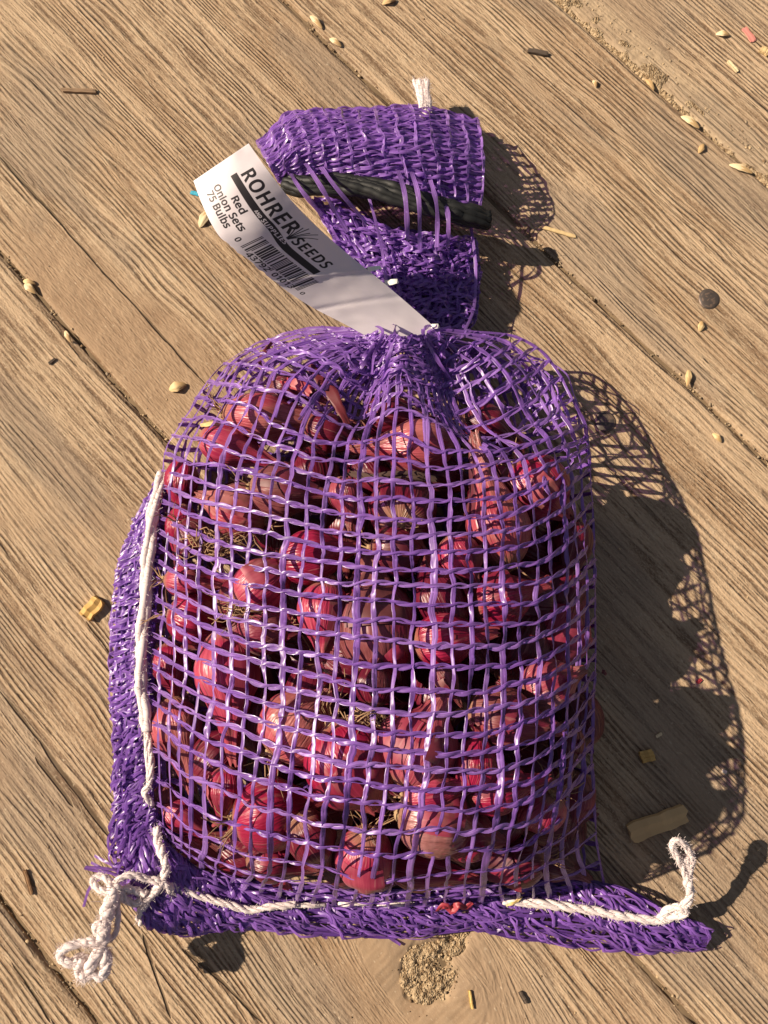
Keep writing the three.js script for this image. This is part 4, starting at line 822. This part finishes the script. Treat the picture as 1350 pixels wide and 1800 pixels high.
// loose dry things caught in the net
function scrap(name, pts, wid, mat, label, cat, bow = 0.25) {
  const q = curveOf(pts)(14), mb = new MB(), c = q[7];
  mb.tape(q, q.map((_, k) => new V3(0.6 * Math.sin(k * 0.6 + pts[0][0]), 1, 0.5 * Math.cos(k * 0.45 + pts[0][1])).normalize()), q.map((_, k) => wid * (0.5 + 0.5 * Math.sin(Math.PI * (0.08 + 0.84 * k / 14))) * (0.75 + 0.5 * vn(k * 0.8, pts[0][0]))), bow, true);
  const m = mesh(name, mb.geo(c), mat, null); m.position.copy(c); return tag(m, label, cat);
}
const skinDark = std(0.13, 0.012, 0.020, 0.5, { transmission: 0.2, thickness: 0 }), skinRed = std(0.40, 0.04, 0.06, 0.5, { transmission: 0.25, thickness: 0 }), strawMat = std(0.55, 0.40, 0.16, 0.6), skinBrown = std(0.060, 0.032, 0.024, 0.9);
scrap('dried_skin', [[540, 640, 30], [565, 668, 30], [590, 705, 33], [612, 745, 36]], 0.0042, skinDark, 'dark red strip of dried onion skin standing above the uppermost peach bulb', 'onion skin');
scrap('dried_skin', [[492, 668, 26], [520, 672, 30], [548, 690, 32]], 0.0045, skinRed, 'red ragged flake of onion skin behind the uppermost peach bulb', 'onion skin');
scrap('dried_skin', [[478, 602, 22], [466, 618, 24], [456, 632, 24], [462, 648, 26]], 0.0016, skinDark, 'thin dark curl of onion skin under the left shoulder of the net', 'onion skin');
scrap('dried_skin', [[376, 706, 20], [386, 722, 22], [394, 738, 24]], 0.0018, skinDark, 'small dark curl of onion skin left of the uppermost peach bulb', 'onion skin');
scrap('dried_skin', [[612, 832, 44], [660, 840, 48], [715, 834, 49], [768, 843, 48]], 0.0030, skinBrown, 'long dry brown strip of skin lying crosswise below the wrinkled peach bulb', 'onion skin', 0.8);
scrap('dried_skin', [[700, 1512, 33], [718, 1506, 34], [735, 1518, 32]], 0.0030, skinRed, 'bright red crumpled flake of skin under the net near the bottom centre', 'onion skin');
scrap('dried_skin', [[768, 1602, 8], [782, 1592, 11], [793, 1600, 9], [806, 1590, 11], [818, 1596, 9], [830, 1586, 10]], 0.0024, skinRed, 'bright red scrap of onion skin lying on top of the hem', 'onion skin');
scrap('dried_skin', [[480, 1550, 18], [500, 1556, 18], [512, 1564, 14]], 0.0035, skinRed, 'pink red scrap of skin in the lower left just above the hem yarn', 'onion skin');
scrap('dried_skin', [[1058, 1178, 16], [1066, 1186, 15]], 0.0014, skinDark, 'tiny red tip of skin poking out of the right side of the net', 'onion skin');
scrap('straw', [[352, 748, 24], [372, 744, 26], [392, 738, 27]], 0.0017, strawMat, 'short pale straw inside the net at the upper left', 'straw', 0.3);
scrap('straw', [[1006, 870, 34], [1014, 895, 32], [1020, 930, 30], [1019, 965, 29], [1014, 1000, 30]], 0.0022, strawMat, 'yellow strip of dry straw upright along the right edge of the net', 'straw', 0.3);
scrap('straw', [[890, 1592, 9.5], [905, 1586, 10.5], [918, 1576, 11]], 0.0010, strawMat, 'thin bent straw bit beside the start of the right hand yarn', 'straw', 0.3);
{ // the clump of dry rootlets on the left, and smaller tufts
  const clump = (x0, y0, sx, sy, n, deepM, label) => {
    const rnd = rngOf(x0), mb = new MB(), c = netAt(x0, y0), o = P(x0, y0, c[2] - deepM);
    for (let k = 0; k < n; k++) {
      const x = x0 + (rnd() + rnd() - 1) * sx, y = y0 + (rnd() + rnd() - 1) * sy, h = Math.max(2, (c[2] - deepM) * 1000 + (x - x0) * 0.06 + (rnd() - 0.5) * 5), a = (rnd() - 0.5) * 2 + 0.2, l = 12 + 26 * rnd() * rnd() + 8 * rnd();
      mb.tube(curveOf([[x - Math.cos(a) * l, y - Math.sin(a) * l * 0.7, h - 2 * rnd()], [x - Math.cos(a) * l * 0.4 + 14 * (rnd() - 0.5), y + 22 * (rnd() - 0.5), h + 3 * rnd()], [x + Math.cos(a) * l * 0.3 + 12 * (rnd() - 0.5), y + 24 * (rnd() - 0.5), h + 2 * rnd() - 1], [x + Math.cos(a) * l, y + Math.sin(a) * l * 0.7, h - 2 * rnd()]])(8), q => (0.00010 + 0.00013 * Math.abs(Math.sin(k * 7.7))) * (1 - 0.6 * q), 5);
    }
    const m = mesh('rootlet_clump', mb.geo(o), rootMat, null); m.position.copy(o); tag(m, label, 'rootlets');
  };
  clump(385, 958, 56, 28, 70, 0.006, 'big tangled clump of dry tan rootlets under the net on the left');
  clump(428, 1078, 34, 16, 26, 0.005, 'small tuft of dry rootlets below the shiny pink onion left of centre');
  clump(640, 1262, 36, 18, 26, 0.003, 'tuft of dry rootlets between the large brown bulb and the biggest crimson bulb');
}

// ---------------------------------------------------------------- nails, hulls, chips and bits on the boards
function nail(x, y, label) {
  const o = group('nail', P(x, y, 0)); tag(o, label, 'nail');
  const r = 19.5 * mpp(x, y, 0), rnd = rngOf(x), prof = [[0, 0.00085], [0.45, 0.00082], [0.75, 0.00070], [0.92, 0.00042], [1, 0.0001], [0.98, -0.0012]].map(([a, b]) => new THREE.Vector2(a * r, b));
  const g = new THREE.LatheGeometry(prof, 40), p = g.attributes.position;
  for (let k = 0; k < p.count; k++) { const X = p.getX(k), Z = p.getZ(k); p.setY(k, p.getY(k) + 0.00022 * (fbm(X * 500 + x, Z * 500, 2) - 0.5) * 2 + 0.00014 * Math.sin(X * 900 + x)); p.setX(k, X * (1 + 0.03 * Math.sin(3 * Math.atan2(Z, X) + x))); }
  g.computeVertexNormals();
  mesh('nail_head', g, std(1, 1, 1, 0.5, { metalness: 0.35, map: dataTex(128, 128, (i, j) => mix3([0.085, 0.070, 0.060], [0.22, 0.15, 0.11], sm(0.45, 0.8, fbm(i / 14 + x, j / 14, 4))), true) }), o);
}
nail(1246, 526, 'round dark nail head standing clear in the sunlit board at the right');
nail(1064, 741, 'round dark nail head lying in the net shadow right of the bag');
const husk1 = std(0.60, 0.44, 0.22, 0.6), husk2 = std(0.50, 0.33, 0.15, 0.65), husk3 = std(0.66, 0.53, 0.32, 0.6);
function hull(x, y, len, wid, ang, mat, label, cat = 'grain hull', name = 'grain_hull') {
  const m = mpp(x, y, 0), L = len * m, W = wid * m, rnd = rngOf(x * 3 + y), nu = 14, nv = 14;
  const o = group(name, P(x, y, 0.0002)); tag(o, label, cat);
  const at = (u, v, e = 1) => { const w = Math.pow(Math.sin(Math.PI * Math.min(0.999, 0.02 + v * 0.97)), 0.8) * (1 - 0.35 * v), t = (u - 0.5) * 4.6; return new V3((v - 0.5) * L, W * 0.42 * w * (1 + Math.cos(t)) * 0.46 * e + 0.0006 * Math.sin(v * 3), Math.sin(t) * W * 0.5 * w * (1 + 0.06 * Math.sin(v * 18)) * e); };
  mesh('shell', patchGeo(at, 0, 1, 0, 1, nu, nv, (i, j) => 1 + 0.10 * Math.sin(i * 25)), mat, o);
  mesh('kernel', patchGeo((u, v) => at(u, v, 0.8).add(new V3(L * 0.06, 0.0002, 0)), 0.05, 0.95, 0.05, 0.9, 10, 10), husk2, o);
  o.rotation.y = -ang * Math.PI / 180;
}
function chip(x, y, len, wid, ang, mat, label, cat = 'wood chip', name = 'wood_chip', thick = 0.25) {
  const m = mpp(x, y, 0), L = len * m, W = wid * m, rnd = rngOf(x * 5 + y), n = 12, mb = [], pos = [], idx = [];
  for (let i = 0; i <= n; i++) { const t = i / n, w = W * 0.5 * (0.86 + 0.2 * vn(t * 7 + x, 3)) * (t === 0 || t === 1 ? 0.93 : 1), y0 = 0.0003 + 0.04 * W * Math.sin(t * 3.1), th = W * thick * (0.8 + 0.3 * vn(t * 9, y)), s = 0.10 * W * (vn(t * 3, x) - 0.5); for (const [b, c] of [[-1, 0], [-0.9, 1], [-0.2, 1.25], [0.4, 0.9], [0.95, 1.05], [1, 0]]) pos.push((t - 0.5) * L + (rnd() - 0.5) * L * (i === 0 || i === n ? 0.10 : 0.015), y0 + c * th, s + b * w); }
  for (let i = 0; i < n; i++) for (let j = 0; j < 6; j++) { const a = i * 6 + j, b = i * 6 + (j + 1) % 6; idx.push(a, b, a + 6, b, b + 6, a + 6); }
  for (const e of [0, n]) for (let j = 1; j < 5; j++) e ? idx.push(e * 6, e * 6 + j, e * 6 + j + 1) : idx.push(0, j + 1, j);
  let g = new THREE.BufferGeometry(); g.setAttribute('position', new THREE.Float32BufferAttribute(pos, 3)); g.setIndex(idx); g = g.toNonIndexed(); g.computeVertexNormals();
  const o = mesh(name, g, mat, null); o.position.copy(P(x, y, 0)); o.rotation.y = -ang * Math.PI / 180; tag(o, label, cat);
}
const woodA = std(0.62, 0.42, 0.20, 0.8), woodB = std(0.55, 0.34, 0.10, 0.7), dark = std(0.085, 0.062, 0.045, 0.9);
hull(1209, 665, 32, 14, 100, husk1, 'tan grain hull on the sunlit board below the standing nail, right of the bag');
hull(313, 681, 32, 22, -18, husk1, 'plump tan grain hull on the worn smooth patch left of the net shoulder');
hull(361, 384, 40, 20, -62, husk3, 'pale grain hull just left of the paper tag');
hull(1231, 574, 20, 13, -75, husk1, 'small tan hull just below the sunlit nail head');
hull(1270, 62, 24, 13, 8, husk3, 'pale hull near the top right corner of the floor');
hull(556, 40, 36, 13, 52, husk3, 'pale hull caught in the board joint at the top, upper of two');
hull(590, 76, 28, 13, 40, husk3, 'pale hull caught in the board joint at the top, lower of two');
hull(120, 592, 26, 10, 62, husk3, 'slim pale hull in the board joint at the left');
hull(52, 497, 24, 12, 15, husk1, 'hull in the board joint close to the left edge of the picture');
hull(54, 508, 30, 16, 42, husk3, 'whitish hull lying against the one in the joint at the left edge');
hull(684, 4, 26, 14, -20, husk2, 'brownish hull at the very top edge of the floor, above the net');
hull(1213, 216, 40, 16, 40, husk3, 'large pale hull in the dusty joint at the upper right');
hull(1232, 262, 20, 12, -60, husk2, 'reddish brown hull below the large pale one in the dusty joint');
hull(1302, 298, 44, 14, 25, husk3, 'pale hulls stuck in the dusty joint near the right edge');
hull(1260, 770, 22, 12, 50, husk1, 'hull lying in the crumbs of the joint right of the bag');
hull(1045, 148, 16, 10, 75, husk3, 'tiny pale hull beside the dusty joint at the top right');
hull(1142, 150, 26, 12, 60, husk2, 'dull hull in the start of the dusty joint at the top right');
chip(1153, 1446, 106, 36, -20, woodA, 'large tan wood chip lying in the shadow right of the bag');
chip(1136, 1328, 20, 26, 78, woodB, 'small yellow wood chip in the deepest shadow right of the bag');
chip(164, 1070, 38, 26, -52, woodB, 'folded yellow wood chip on the sunlit board left of the side flap', 'wood chip', 'wood_chip', 0.4);
chip(980, 408, 62, 7, 18, husk1, 'long thin straw splinter on the board right of the black tie', 'straw', 'straw');
chip(140, 162, 60, 8, 2, std(0.26, 0.17, 0.10, 0.9), 'thin brown twig on the board at the upper left', 'twig', 'twig', 0.5);
chip(945, 94, 36, 9, 12, dark, 'dark splinter on the board above right of the net', 'splinter', 'splinter', 0.4);
chip(51, 1550, 42, 7, 68, std(0.20, 0.11, 0.05, 0.9), 'curved brown splinter at the left edge near the corner yarn', 'splinter', 'splinter', 0.5);
chip(827, 1756, 28, 6, 82, std(0.62, 0.42, 0.14, 0.6), 'bright yellow sliver beside the knot hole at the bottom', 'splinter', 'splinter', 0.5);
chip(919, 1752, 20, 8, 60, dark, 'short dark splinter right of the knot hole at the bottom', 'splinter', 'splinter', 0.5);
chip(92, 636, 14, 5, -40, dark, 'tiny dark speck of bark on the board at the left', 'speck', 'speck', 0.5);
chip(1316, 62, 30, 12, 62, std(0.62, 0.24, 0.20, 0.6), 'pinkish red flake of onion skin near the top right corner', 'onion skin', 'skin_flake', 0.1);
chip(1228, 1197, 10, 6, -40, std(0.30, 0.02, 0.03, 0.6), 'tiny dark red flake in the shadow right of the bag', 'onion skin', 'skin_flake', 0.3);
chip(344, 341, 18, 8, 15, std(0.05, 0.38, 0.52, 0.5), 'small blue plastic scrap at the free end of the paper tag', 'plastic scrap', 'plastic_scrap', 0.15);
chip(1343, 92, 16, 14, 30, husk1, 'tan flake at the right edge near the top corner', 'flake', 'flake', 0.3);
chip(1287, 118, 26, 7, 55, husk3, 'slim pale straw bit near the upper right corner', 'straw', 'straw', 0.4);
chip(1272, 1356, 8, 7, 20, std(0.75, 0.66, 0.52, 0.7), 'tiny white speck at the edge of the bag shadow', 'speck', 'speck', 0.4);
chip(1157, 1292, 12, 6, -30, husk3, 'little pale straw bit in the shadow right of the bag', 'straw', 'straw', 0.4);
chip(1018, 1295, 26, 3, -50, husk3, 'pale hair thin fibre on the shaded board close to the bag', 'fibre', 'fibre', 0.6);

scene.traverse(o => { delete o.userData._n; });
renderer.render(scene, camera);
